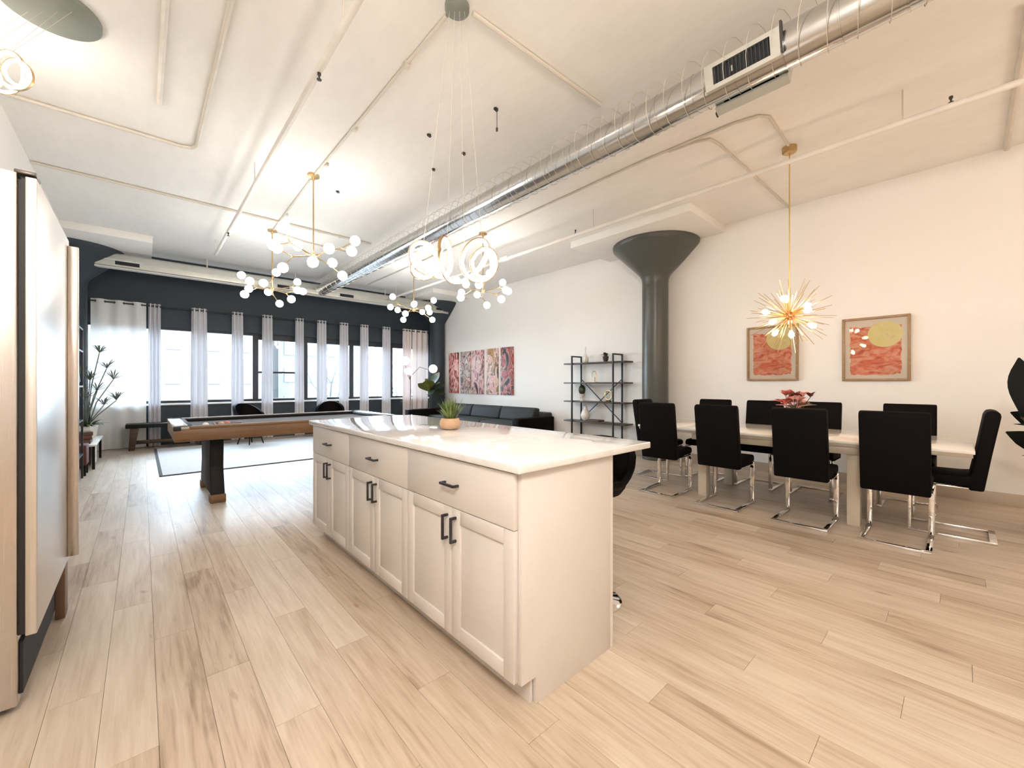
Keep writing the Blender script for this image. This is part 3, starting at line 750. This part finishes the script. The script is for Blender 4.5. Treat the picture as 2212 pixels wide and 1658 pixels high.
MB().tube([(0, -.05, 0), (0, -.05, .11), *[(0, .05 * math.sin(a), .11 + .09 * math.cos(a)) for a in [R(v) for v in range(-80, 81, 20)]], (0, .05, .11), (0, .05, 0)], .006, 6).build('arch', M['gold'], ln)
MB().box(-.03, -.055, 0, .03, .055, .008).build('base', M['gold'], ln)
MB().lathe([(.022, .008), (.022, .09), (.0, .095)], 14).build('candle', M['white_ceramic'], ln)
vp_ = thing('topiary_vase', 'white footed vase with dark green ball on third shelf', 'plant', (SX, 4.80, .8845))
MB().lathe([(.035, 0), (.03, .02), (.022, .05), (.05, .10), (.055, .13), (.0, .125)], 18).build('vase', M['white_ceramic'], vp_)
MB().ball((0, 0, .205), .066, 14, 10, (1, 1, 1.4)).build('foliage', M['leaf_dark'], vp_)
rs = thing('ring_sculpture', 'small gold ring sculpture on the third shelf of the black unit', 'ornament', (SX, 4.21, .8845))
MB().tube([(0, .07 * math.cos(a), .115 + .085 * math.sin(a)) for a in [2 * PI * k / 20 for k in range(20)]], .013, 8, True).build('ring', M['gold'], rs)
MB().box(-.03, -.04, 0, .03, .04, .022).build('base', M['dark_bit'], rs)
o = MB().lathe([(.04, 0), (.075, .03), (.09, .10), (.07, .17), (.035, .21), (.03, .25), (.04, .27), (.0, .262)], 22).build('white_vase', M['white_ceramic']); o.location = (SX, 4.72, .5185); tag(o, 'bulbous white vase on the fourth shelf of the black unit', 'vase')
o = MB().box(-.09, -.14, 0, .09, .14, .03).build('book', M['book'], bevel=.004); o.location = (SX, 4.50, .5185); tag(o, 'dark flat book beside the bulbous white vase', 'book')

# ------------------------------------------------------------------ ducts
DX, DZ, DR = 2.927, 3.262, 0.123
du = thing('round_duct', 'long round galvanised air duct hanging under the ceiling', 'duct')
prof = [(DR, -2.6), (DR, 9.398)]
mt = Matrix.Translation((DX, 0, DZ)) @ Matrix.Rotation(R(-90), 4, 'X')
MB().lathe(prof, 40, (0, 0, 0), mt).build('pipe', M['galv'], du)
seam = MB().lathe([(DR - .002, -.006), (DR + .0035, -.004), (DR + .0035, .004), (DR - .002, .006)], 32, (0, 0, 0), Matrix.Rotation(R(-90), 4, 'X')).mesh('seam_ring', M['galv'])
y = -0.9
while y < 9.35:
    put('seam_ring', seam, du, (DX, y, DZ)); y += .27
def register(yc, side):
    L, h, hs = .165, .078, .052
    rt = Matrix.Translation((DX, yc, DZ - (.035 if side > 0 else 0))) @ (Matrix.Rotation(R(180), 4, 'Z') if side > 0 else Matrix.Identity(4)) @ Matrix.Rotation(R(-24 if side > 0 else -14), 4, 'Y')
    x0 = -DR - .022
    fr_ = MB().box(x0, -L - .052, -h, x0 + .06, -L, h, rt).box(x0, L, -h, x0 + .06, L + .052, h, rt).box(x0, -L, hs, x0 + .06, L, h, rt).box(x0, -L, -h, x0 + .06, L, -hs, rt)
    o = fr_.build('register', M['galv_dull'], du, smooth=0)
    MB().box(x0 + .02, -L, -hs, x0 + .045, L, hs, rt).build('slot', M['slot'], o, smooth=0)
    for k in range(15):
        yy = -L + .012 + k * (2 * L - .024) / 14
        MB().box(x0 + .004, yy - .002, -hs, x0 + .02, yy + .002, hs, rt).build('slat', M['slat'], o, smooth=0)
    MB().box(x0 - .012, -L - .066, -h + .01, x0 + .02, -L - .056, h + .02, rt).build('damper_lever', M['dark_bit'], o, smooth=0)
register(.935, -1); register(.94, 1)
# wire wound in loops along the duct
cv = []
for i in range(int(10.2 / .135 * 14)):
    a = 2 * PI * i / 14; cv.append((DX + .172 * math.cos(a), -.8 + .135 * i / 14, DZ + .046 + .172 * math.sin(a)))
tag(MB().tube(cv, .0022, 4).build('wire_coil', M['wire']), 'thin pale wire wound in loose loops along the round duct', 'wire')
cd = thing('cross_duct', 'pale flat-oval duct with black slots above the windows', 'duct')
cp = [(9.42 + .12 * 0, 3.13), (9.40, 3.15), (9.40, 3.345), (9.42, 3.37), (9.50, 3.37), (9.52, 3.345), (9.52, 3.15), (9.50, 3.13)]
MB().prism(cp, 'x', -.57, 6.19).build('casing', M['galv_dull'], cd, bevel=.01)
MB().box(-.572, 9.39, 3.118, 6.192, 9.52, 3.1305).build('lower_flange', M['white_paint'], cd)
MB().box(-.571, 9.392, 3.245, 6.191, 9.402, 3.262).build('seam', M['galv'], cd)
for x0, x1 in ((-.33, -.03), (2.05, 2.27), (3.30, 3.60), (5.80, 5.98)):
    o = MB().box(x0 - .012, 9.388, 3.165, x1 + .012, 9.402, 3.245).build('register', M['galv_dull'], cd)
    MB().box(x0, 9.380, 3.175, x1, 9.40, 3.235).build('slot', M['slot'], o)
for x in (.9, 2.4, 4.4, 5.6):
    MB().box(x - .01, 9.45, 3.37, x + .01, 9.47, ZC if .2 < x < 5.1 else ZC - .11).build('hanger', M['wire'], cd)

# ------------------------------------------------------------------ ceiling pipes and conduits
def conduit(label, pts, r=.012, mat='conduit', cat='conduit', name='conduit', n=8, clips=()):
    t = thing(name, label, cat)
    segs = pts if isinstance(pts[0], list) else [pts]
    for sg_ in segs: MB().tube([(p[0], p[1], ZC - r - .001 if p[2] > ZC - .03 else p[2]) for p in sg_], r, n).build('tube', M[mat], t)
    for c in clips: MB().box(c[0] - .02, c[1] - .02, c[2] - .022, c[0] + .02, c[1] + .02, min(c[2] + .03, ZC)).build('clip', M['conduit'], t)
    return t
zc = ZC - .014
conduit('thin conduit on the ceiling from the grey disc past two bubble chandeliers', [[(1.42, 2.175, zc), (1.416, 4.785, zc)], [(1.418, 4.93, zc), (1.46, 6.945, zc)]], clips=[(1.42, 2.7, zc), (1.43, 3.7, zc), (1.44, 4.5, zc), (1.46, 6.2, zc)])
conduit('short conduit on the ceiling from the grey disc towards the round duct', [(1.53, 2.05, zc), (2.82, 2.01, zc)], .014)
conduit('long conduit crossing the ceiling from white wall to round duct, before the far chandeliers', [(-.85, 6.52, zc), (2.80, 6.56, zc)], .015, clips=[(2.0, 6.55, zc), (2.3, 6.55, zc)])
conduit('conduit on the ceiling leaving the second bubble chandelier sideways', [(1.53, 7.04, zc), (2.0, 7.2, zc), (2.80, 7.25, zc)])
conduit('conduit bent at a right angle on the ceiling above the refrigerator', [(-.85, 5.12, zc), (.28, 5.10, zc), (.36, 5.07, zc), (.395, 4.99, zc), (.402, 2.2, zc), (.402, -1, zc)], .016)
t = conduit('white square surface raceway on the ceiling above the refrigerator', [(.105, 4.455, ZC - .012), (.107, -1, ZC - .012)], .018, 'pipe_white', n=4)
sp = conduit('white sprinkler pipe hanging between the refrigerator and the round duct', [(.875, -1.5, 3.31), (.882, 2.8, 3.31), (.888, 8.2, 3.31)], .022, 'pipe_white', 'pipe', 'sprinkler_pipe', 10)
def sprinkler(parent, x, y, z):
    MB().lathe([(.012, 0), (.012, -.015), (.007, -.02), (.005, -.04), (.016, -.043), (.016, -.047), (.0, -.048)], 10, (x, y, z)).build('sprinkler_head', M['dark_bit'], parent)
for y in (2.9, 6.8): sprinkler(sp, .882, y, 3.29)
for y in (.6, 2.45, 5.0, 8.1): MB().tube([(.88, y, 3.31), (.88, y, ZC)], .006, 6).build('hanger_rod', M['conduit'], sp)
sp2 = conduit('long white sprinkler pipe hanging above the dining table', [(4.46, -2.5, 3.27), (4.46, 9.35, 3.27)], .024, 'pipe_white', 'pipe', 'sprinkler_pipe', 10)
for y in (.31, 3.3, 6.2, 9.0): MB().tube([(4.46, y, 3.27), (4.46, y, ZC)], .006, 6).build('hanger_rod', M['conduit'], sp2)
for y in (.05, 3.6): sprinkler(sp2, 4.46, y, 3.34)
MB().box(4.42, 5.0, 3.25, 4.50, 5.18, 3.31).build('coupling', M['pipe_white'], sp2, bevel=.01)
conduit('bent conduit feeding the starburst chandelier', [(3.90, 4.885, zc), (3.86, 2.2, zc), (3.90, 1.35, zc), (3.95, 1.18, zc), (4.03, 1.12, zc), (4.65, 1.13, zc)])
conduit('bent conduit running to the right wall beside the starburst chandelier', [(3.895, 1.96, zc), (3.925, 1.72, zc), (3.98, 1.60, zc), (4.15, 1.57, zc), (6.29, 1.52, zc)])
conduit('conduit linking the two bubble chandeliers beyond the duct', [[(3.90, 5.04, zc), (3.91, 7.07, zc)], [(3.91, 7.22, zc), (3.91, 9.3, zc)]])
conduit('stout pipe crossing the ceiling to the right wall by the frame edge', [(4.0, -.285, ZC - .02), (6.29, -.30, ZC - .02)], .020)
# small iron fittings left in the ceiling
for x, y, lb, k in ((2.215, 2.643, 'small iron hook with a drop wire in the ceiling beside the round duct', 1), (1.985, 3.34, 'rusty stub in the ceiling next to the ring lamp wires', 0), (2.40, 3.37, 'iron stub in the ceiling closest to the round duct', 0), (2.335, 3.84, 'dark bolt in the ceiling just above the round duct', 0), (1.75, 5.06, 'dark bolt pair in the ceiling before the first bubble chandelier', 0)):
    m = MB().tube([(-.02, 0, -.002), (-.012, 0, -.02), (.012, .004, -.022), (.024, .0, -.008)], .004, 6).box(-.014, -.014, -.012, .014, .014, 0)
    if k: m.tube([(.012, 0, -.02), (.012, 0, -.16)], .0025, 5).box(.006, -.006, -.19, .018, .006, -.16)
    o = m.build('ceiling_hook', M['dark_bit']); o.location = (x, y, ZC); tag(o, lb, 'hook')

# ------------------------------------------------------------------ chandeliers
def bubble(label, x, y, hz, rot, seed):
    q = random.Random(seed)
    t = thing('bubble_chandelier', label, 'chandelier', (x, y, hz), rot, 'brass bubble chandeliers')
    top = ZC - hz
    MB().lathe([(.062, top), (.062, top - .022), (.02, top - .03), (.012, top - .06)], 24).build('canopy', M['brass'], t)
    MB().tube([(0, 0, 0), (0, 0, top - .03)], .0075, 8).build('stem', M['brass'], t)
    MB().lathe([(.0, -.03), (.018, -.025), (.026, -.005), (.026, .02), (.012, .03), (.012, .06)], 16).build('hub', M['brass'], t)
    for i in range(6):
        a = 2 * PI * i / 6 + .2; L = (.30 if i % 2 else .22); el = (-.04, .09, -.02, .05, -.06, .10)[i]
        e = Vector((math.cos(a) * L, math.sin(a) * L, el)); am = MB().tube([(0, 0, .0), e], .006, 7)
        ends = []
        for s in (-1, 1):
            b = a + s * .55; z = s * .085 + (.03 if i % 2 else -.02)
            p = e + Vector((math.cos(b) * .15, math.sin(b) * .15, z)); ends.append(p); am.tube([e, p], .005, 6)
        am.ball(e, .011, 8, 6)
        o = am.build('arm', M['brass'], t)
        for p in ends: MB().ball(p, .055, 18, 12).build('globe', M['globe'], o)
    return t
b0 = bubble('brass bubble chandelier over the near edge of the pool table', 1.416, 4.857, 2.63, .25, 1)
dup(b0, (1.462, 7.018, 2.63), 1.1, 'brass bubble chandelier between pool table and windows')
dup(b0, (3.90, 4.962, 2.63), .75, 'brass bubble chandelier just below the glowing ring lamp')
dup(b0, (3.91, 7.146, 2.63), 1.7, 'brass bubble chandelier before the blush curtain corner')

def ring_lamp(label, x, y, top, zc_, rot, scale, disc_r, off=(0, 0), N=260):
    t = thing('ring_lamp', label, 'lamp', (x, y, zc_), rot, 'glowing spiral ring lamps')
    dz = top - zc_; ox, oy = off
    MB().lathe([(disc_r, dz), (disc_r, dz - .025), (disc_r - .01, dz - .032), (.0, dz - .032)], 36, (ox, oy, 0)).build('canopy', M['grey_disc'], t)
    # turns of the strip: centre (across, up), half-width, half-height, reach in depth
    keys = [(-.210, -.055, .055, .055, .03), (-.190, .022, .082, .086, .05), (-.165, -.005, .058, .060, .06), (-.050, .005, .036, .112, .12), (.150, .006, .116, .120, .04), (.153, -.010, .060, .080, .03), (.153, -.010, .060, .080, .03)]
    pts = []; T = 5.7
    for i in range(N + 1):
        u = i / N * T; k = int(u); f = u - k; f = f * f * (3 - 2 * f)
        A, B = keys[k], keys[min(k + 1, len(keys) - 1)]
        cx, cz, rx, rz, ry = (A[j] + (B[j] - A[j]) * f for j in range(5))
        a = u * 2 * PI + PI * .9
        pts.append(Vector((cx + rx * math.cos(a) + .02 * math.sin(a) * (1 if 3 <= u < 5 else 0), ry * math.cos(a + .6) + .04 * (u / T - .5), cz + rz * math.sin(a))) * scale)
    MB().tube(pts, .0110 * scale, 8).build('light_strip', M['led'], t)
    vs, fs = [], []                      # the metal channel that carries the strip
    for i, p in enumerate(pts):
        d = (pts[min(i + 1, N)] - pts[max(i - 1, 0)]).normalized(); cen = sum(pts[max(0, i - 19):i + 20], Vector()) / len(pts[max(0, i - 19):i + 20]); o_ = (p - cen); o_ = (o_ - d * o_.dot(d)).normalized(); w = d.cross(o_).normalized()
        c = p + o_ * .0105 * scale
        vs += [tuple(c - w * .010 * scale), tuple(c + w * .010 * scale), tuple(c + w * .010 * scale + o_ * .006 * scale), tuple(c - w * .010 * scale + o_ * .006 * scale)]
    for i in range(N):
        a = i * 4
        for k in range(4): fs.append((a + k, a + (k + 1) % 4, a + 4 + (k + 1) % 4, a + 4 + k))
    fs += [(0, 1, 2, 3), (N * 4, N * 4 + 3, N * 4 + 2, N * 4 + 1)]
    MB().add(vs, fs).build('channel', M['brass'], t)
    for i, xx in enumerate((-.20, -.05, .02, .15)):
        bp = min(pts, key=lambda p: abs(p.x - xx * scale) - p.z * .6)
        MB().tube([bp, (ox + (-.6, -.2, .2, .6)[i] * disc_r, oy, dz - .03)], .0012, 5).build('cable', M['wire'], t)
    return t
ring_lamp('glowing spiral ring lamp hanging on long wires above the island', 1.44, 2.09, ZC, 1.955, -TH, 1.0, .075)
rl = ring_lamp('glowing spiral ring lamp close to the ceiling above the refrigerator', -.67, 3.97, ZC, 3.11, -TH, .80, .23, (.31, .03))
MB().tube([(.42, -.13, .385), (.43, -.13, .37), (.445, -.135, .38)], .006, 6).build('toggle', M['dark_bit'], rl)

# starburst chandelier over the dining table
sb = thing('starburst_chandelier', 'gold starburst chandelier with glowing bulbs over the dining table', 'chandelier', (4.72, 1.135, 1.868))
top = ZC - 1.868
MB().lathe([(.062, top), (.062, top - .05), (.05, top - .06), (.0, top - .06)], 24).build('canopy', M['brass'], sb)
MB().tube([(0, 0, .02), (0, 0, top - .05)], .006, 8).build('stem', M['gold'], sb)
MB().ball((0, 0, 0), .045, 16, 10).build('hub', M['copper'], sb)
spk = MB().tube([(0, 0, .04), (0, 0, .37)], [.0030, .0024], 6).mesh('rod', M['gold']); spk2 = MB().tube([(0, 0, .04), (0, 0, .29)], [.0030, .0024], 6).mesh('rod', M['gold'])
NR = 84
for i in range(NR):
    z = 1 - 2 * (i + .5) / NR; a = i * 2.399963; s = math.sqrt(1 - z * z); d = Vector((s * math.cos(a), s * math.sin(a), z))
    put('rod', spk if i % 3 else spk2, sb, rot=d.to_track_quat('Z', 'Y').to_euler())
q = random.Random(2)
sock = MB().tube([(0, 0, .04), (0, 0, .175)], .007, 8).mesh('socket', M['gold'])
blb = MB().lathe([(.0, .17), (.012, .172), (.014, .185), (.024, .208), (.024, .225), (.014, .242), (.0, .246)], 14).mesh('bulb', M['bulb'])
for i in range(10):
    z = 1 - 2 * (i + .5) / 10; a = i * 2.399963 + .8; s = math.sqrt(1 - z * z); d = Vector((s * math.cos(a), s * math.sin(a), z))
    o = put('socket', sock, sb, rot=d.to_track_quat('Z', 'Y').to_euler()); put('bulb', blb, o)

# ------------------------------------------------------------------ curtains and rod
RY, RZ = 10.40, 2.69
rd = thing('curtain_rod', 'long black curtain rod above the window row', 'rod')
MB().tube([(-.70, RY, RZ), (6.2, RY, RZ - .0)], .0125, 10).build('pole', M['black_metal'], rd)
for x in (1.3, 3.4, 5.2): MB().box(x - .012, RY, RZ - .01, x + .012, YF, RZ + .01).build('bracket', M['black_metal'], rd)
def curtain(label, x0, x1, folds, amp, mat, flare=0.0):
    W = x1 - x0; nu = folds * 10; zs = [0.012, .35, .8, 1.3, 1.8, 2.2, 2.5, 2.62, 2.735]
    t = thing('curtain', label, 'curtain', ((x0 + x1) / 2, RY, 0), 0, 'curtains on the window rod')
    q = random.Random(int(x0 * 100)); ph = q.uniform(0, 6)
    vs, fs = [], []
    for side in (0, 1):
        for z in zs:
            k = 1 + flare * (1 - z / 2.735)
            for i in range(nu + 1):
                u = i / nu
                x = (u - .5) * W * k; dep = amp * math.sin(2 * PI * folds * u + PI / 2) * (1 if z < 2.6 else .9) + .012 * math.sin(7 * u + z * 2 + ph) * (1 - z / 2.8)
                vs.append((x, dep + .0012 * side, z))
    n = nu + 1; N = n * len(zs)
    for s_ in (0,):
        for j in range(len(zs) - 1):
            for i in range(nu): a = s_ * N + j * n + i; fs.append((a, a + 1, a + n + 1, a + n))
    MB().add(vs[:N], fs).build('fabric', M[mat], t, smooth=180)
    gr = MB()
    for i in range(folds * 2):
        u = (i + .5) / (folds * 2)
        gr.tube([(Vector(((u - .5) * W, 0, RZ)) + Vector((0.0, .024 * math.cos(a), .024 * math.sin(a)))) for a in [2 * PI * k / 12 for k in range(12)]], .004, 5, True)
    gr.build('grommets', M['black_metal'], t)
curtain('wide white sheer curtain spread out behind the tall sedge plant', -.68, .06, 3, .035, 'sheer')
curtain('gathered sheer curtain touching the wide white one', .09, .27, 3, .045, 'sheer_thick')
gath = [(.74, .99), (1.42, 1.62), (1.98, 2.18), (2.65, 2.83), (3.13, 3.34), (3.66, 3.87), (4.18, 4.39), (4.78, 5.0)]
ords = ['first', 'second', 'third', 'fourth', 'fifth', 'sixth', 'seventh', 'eighth']
for (a, b), w_ in zip(gath, ords):
    curtain('narrow gathered grey curtain, %s free-hanging one counted from the bench' % w_, a, b, 3, .042, 'sheer_thick', .18)
curtain('blush curtain gathered tight beside the floor lamp', 5.37, 5.64, 3, .045, 'sheer_pink')
curtain('blush sheer curtain spread out in the window corner', 5.66, 6.17, 3, .035, 'sheer_pink')

# ------------------------------------------------------------------ corner by the sofa: globe lamp and big-leaf plant
fl = thing('floor_lamp', 'thin floor lamp with three white globes in the window corner', 'lamp', (5.02, 9.35, 0))
MB().lathe([(.14, 0), (.14, .015), (.02, .03), (.012, .05)], 28).build('base', M['black_metal'], fl)
MB().tube([(0, 0, .03), (0, 0, 1.40)], .009, 8).build('pole', M['black_metal'], fl)
for (gx, gy, gz, gr_) in ((-.14, 0, 1.78, .105), (-.06, .0, 1.52, .085), (.66, .0, 1.60, .110)):
    am = MB().tube([(0, 0, 1.38), (gx * .4, gy, gz * .35 + 1.38 * .65 + .18), (gx, gy, gz - gr_ * .6)] if gx > 0 else [(0, 0, 1.30), (gx * .5, gy, 1.42), (gx, gy, gz - gr_ * .8)], .006, 7).build('arm', M['black_metal'], fl)
    MB().ball((gx, gy, gz), gr_, 20, 14).build('globe', M['lamp_globe'], am)
bp = thing('broadleaf_plant', 'tall plant with big olive leaves in the window corner', 'plant', (5.60, 9.37, 0))
MB().lathe([(.13, 0), (.17, .04), (.19, .34), (.175, .36), (.0, .34)], 24).build('pot', M['black_leg'], bp)
MB().tube([(0, 0, .34), (-.01, 0, .8), (.01, 0, 1.15)], [.022, .018, .012], 8).build('trunk', M['stem'], bp)
for (d, L, w, mt, z) in (((-.55, .1, .55), .46, .36, 'leaf_olive', .98), ((-.45, -.3, 1.0), .44, .34, 'leaf_olive', 1.0), ((.5, -.2, 1.2), .60, .34, 'leaf_dark', 1.08), ((.8, -.1, .5), .50, .32, 'leaf_dark', 1.02), ((.1, -.7, .6), .52, .34, 'leaf_dark', 1.0), ((.2, .6, .8), .5, .3, 'leaf_olive', 1.05), ((.45, -.5, .05), .42, .28, 'leaf_dark', .98), ((-.2, -.5, .1), .40, .25, 'leaf_dark', .95)):
    MB().leaf((0, 0, z), d, L, w, .2, 8, .2, bulge=.6, twist=.5).build('leaf', M[mt], bp)

# dark plant cut by the frame edge
dp = thing('dark_leaf_plant', 'dark broad-leaved plant cut by the picture edge beside the end chair', 'plant', (5.25, -.62, 0))
MB().lathe([(.15, 0), (.19, .05), (.21, .38), (.19, .40), (.0, .38)], 24).build('pot', M['black_leg'], dp)
MB().tube([(0, 0, .38), (.0, .02, .9), (0, 0, 1.25)], [.025, .02, .012], 8).build('trunk', M['stem'], dp)
for (d, L, w, mt, z, tw) in (((-.10, .30, .95), .42, .20, 'leaf_black', 1.02, .6), ((-.2, .9, .55), .42, .17, 'leaf_black', .80, 1.2), ((-.15, .9, .62), .46, .18, 'leaf_black', .60, 1.2), ((.0, .45, .25), .24, .18, 'leaf_olive', .98, .4), ((.5, .5, .8), .42, .22, 'leaf_black', 1.0, 1), ((.5, -.5, .6), .45, .24, 'leaf_dark', .95, 1), ((-.6, -.3, .7), .45, .22, 'leaf_dark', .95, 1), ((-.3, .6, -.1), .34, .2, 'leaf_black', .72, .5), ((-.1, .6, .2), .36, .24, 'leaf_black', .80, .2)):
    MB().leaf((0, 0, z), d, L, w, .10, 8, .2, bulge=.6, twist=tw).build('leaf', M[mt], dp)

MB().tube([(0, 0, .55), (-.18, .19, .75), (-.29, .31, .95)], [.014, .012, .008], 7).build('stem', M['stem'], dp)
MB().leaf((-.29, .31, .94), (-.03, .03, 1), .47, .23, .02, 10, .2, bulge=.6, twist=.7).build('leaf', M['leaf_black'], dp)

# ------------------------------------------------------------------ left wall: black stand, dark stool, white bench, sedge
ls = thing('black_stand', 'tall black metal stand against the white wall past the refrigerator', 'stand')
for x in (XL + .03, -.575):
    for y in (6.75, 7.53): MB().box(x, y - .011, 0, x + .02, y + .011, 1.91).build('upright', M['black_metal'], ls)
for z in (.32, .75, 1.18, 1.62, 1.90): MB().box(XL + .03, 6.74, z - .02, -.556, 7.54, z).build('shelf', M['black_metal'], ls)
o = MB().lathe([(.06, 0), (.09, .05), (.08, .16), (.04, .20), (.0, .195)], 18).build('grey_jar', M['leaf_grey']); o.location = (-.66, 7.40, 1.1805); tag(o, 'dark grey jar on a shelf of the black metal stand', 'jar')
ds = thing('dark_stool', 'low oxblood wooden stool on black legs beyond the black stand', 'stool')
MB().box(XL + .04, 7.66, .14, -.535, 7.98, .40).build('seat', M['book_red'], ds, bevel=.01)
for x in (XL + .06, -.565):
    for y in (7.68, 7.95): MB().box(x, y - .012, 0, x + .024, y + .012, .14).build('leg', M['black_leg'], ds)
wb = thing('white_bench', 'low white bench with black legs carrying the sedge plant', 'bench')
MB().box(XL + .02, 8.15, .325, -.475, 9.50, .352).build('top', M['white_paint'], wb, bevel=.004)
for y in (8.2, 9.44):
    for x in (XL + .04, -.52): MB().box(x, y - .015, 0, x + .03, y + .015, .325).build('leg', M['black_leg'], wb)
rib = MB()
for k in range(8): rib.box(-.53, 8.3, .05 + k * .033, -.505, 8.75, .072 + k * .033)
rib.build('slatted_side', M['white_paint'], wb)
MB().box(XL + .06, 8.3, .05, -.54, 9.0, .31).build('drawer_box', M['dark_wood'], wb)
for i, (w, mt, lb) in enumerate(((.17, 'book', 'thick brown book at the bottom of the stack on white bench'), (.15, 'book_red', 'oxblood book in the middle of the stack on white bench'), (.13, 'book', 'brown book topping the stack on the white bench'))):
    o = MB().box(-.12, -w, 0, .12, w, .055).build('book', M[mt], bevel=.004); o.location = (-.66, 8.45, .3525 + i * .0555); o.rotation_euler = (0, 0, .1 * i); tag(o, lb, 'book', 'books stacked on the white bench')
sg = thing('sedge_plant', 'tall umbrella sedge with starburst heads in a white pot on bench', 'plant', (-.64, 9.20, .3525))
MB().lathe([(.08, 0), (.11, .03), (.13, .18), (.12, .19), (.0, .175)], 22).build('pot', M['white_ceramic'], sg)
q = random.Random(9)
heads = [(.14, -.02, 1.34), (.22, .05, 1.10), (.30, -.05, .92), (-.05, -.12, .98), (.03, .08, .90), (.12, -.1, .74), (-.08, .1, .70), (.33, .1, .58), (.2, -.2, .52), (.0, -.25, .60)]
for hx_, hy_, hz_ in heads:
    MB().tube([(q.uniform(-.03, .03), q.uniform(-.03, .03), .17), (hx_ * .35, hy_ * .35, hz_ * .6), (hx_, hy_, hz_)], [.008, .007, .006], 6).build('stalk', M['leaf_grey'], sg)
    m = MB()
    for k in range(17):
        a = 2 * PI * k / 17 + q.uniform(-.15, .15); e = q.uniform(.3, 2.2)
        m.leaf((hx_, hy_, hz_), (math.cos(a) * (1 if math.cos(a) > 0 or hx_ > .05 else .4), math.sin(a), e), q.uniform(.20, .29), .018, .30, 5, .2)
    m.build('flower_head', M['leaf_grey'], sg)
m = MB()
for k in range(26):
    a = q.uniform(0, 2 * PI); m.leaf((.05 * math.cos(a), .05 * math.sin(a), .17), (math.cos(a) * (1 if math.cos(a) > 0 else .25), math.sin(a), q.uniform(.5, 1.6)), q.uniform(.2, .34), .035, .5, 6, .25)
tag(m.build('lower_leaves', M['leaf'], sg), kind='stuff')
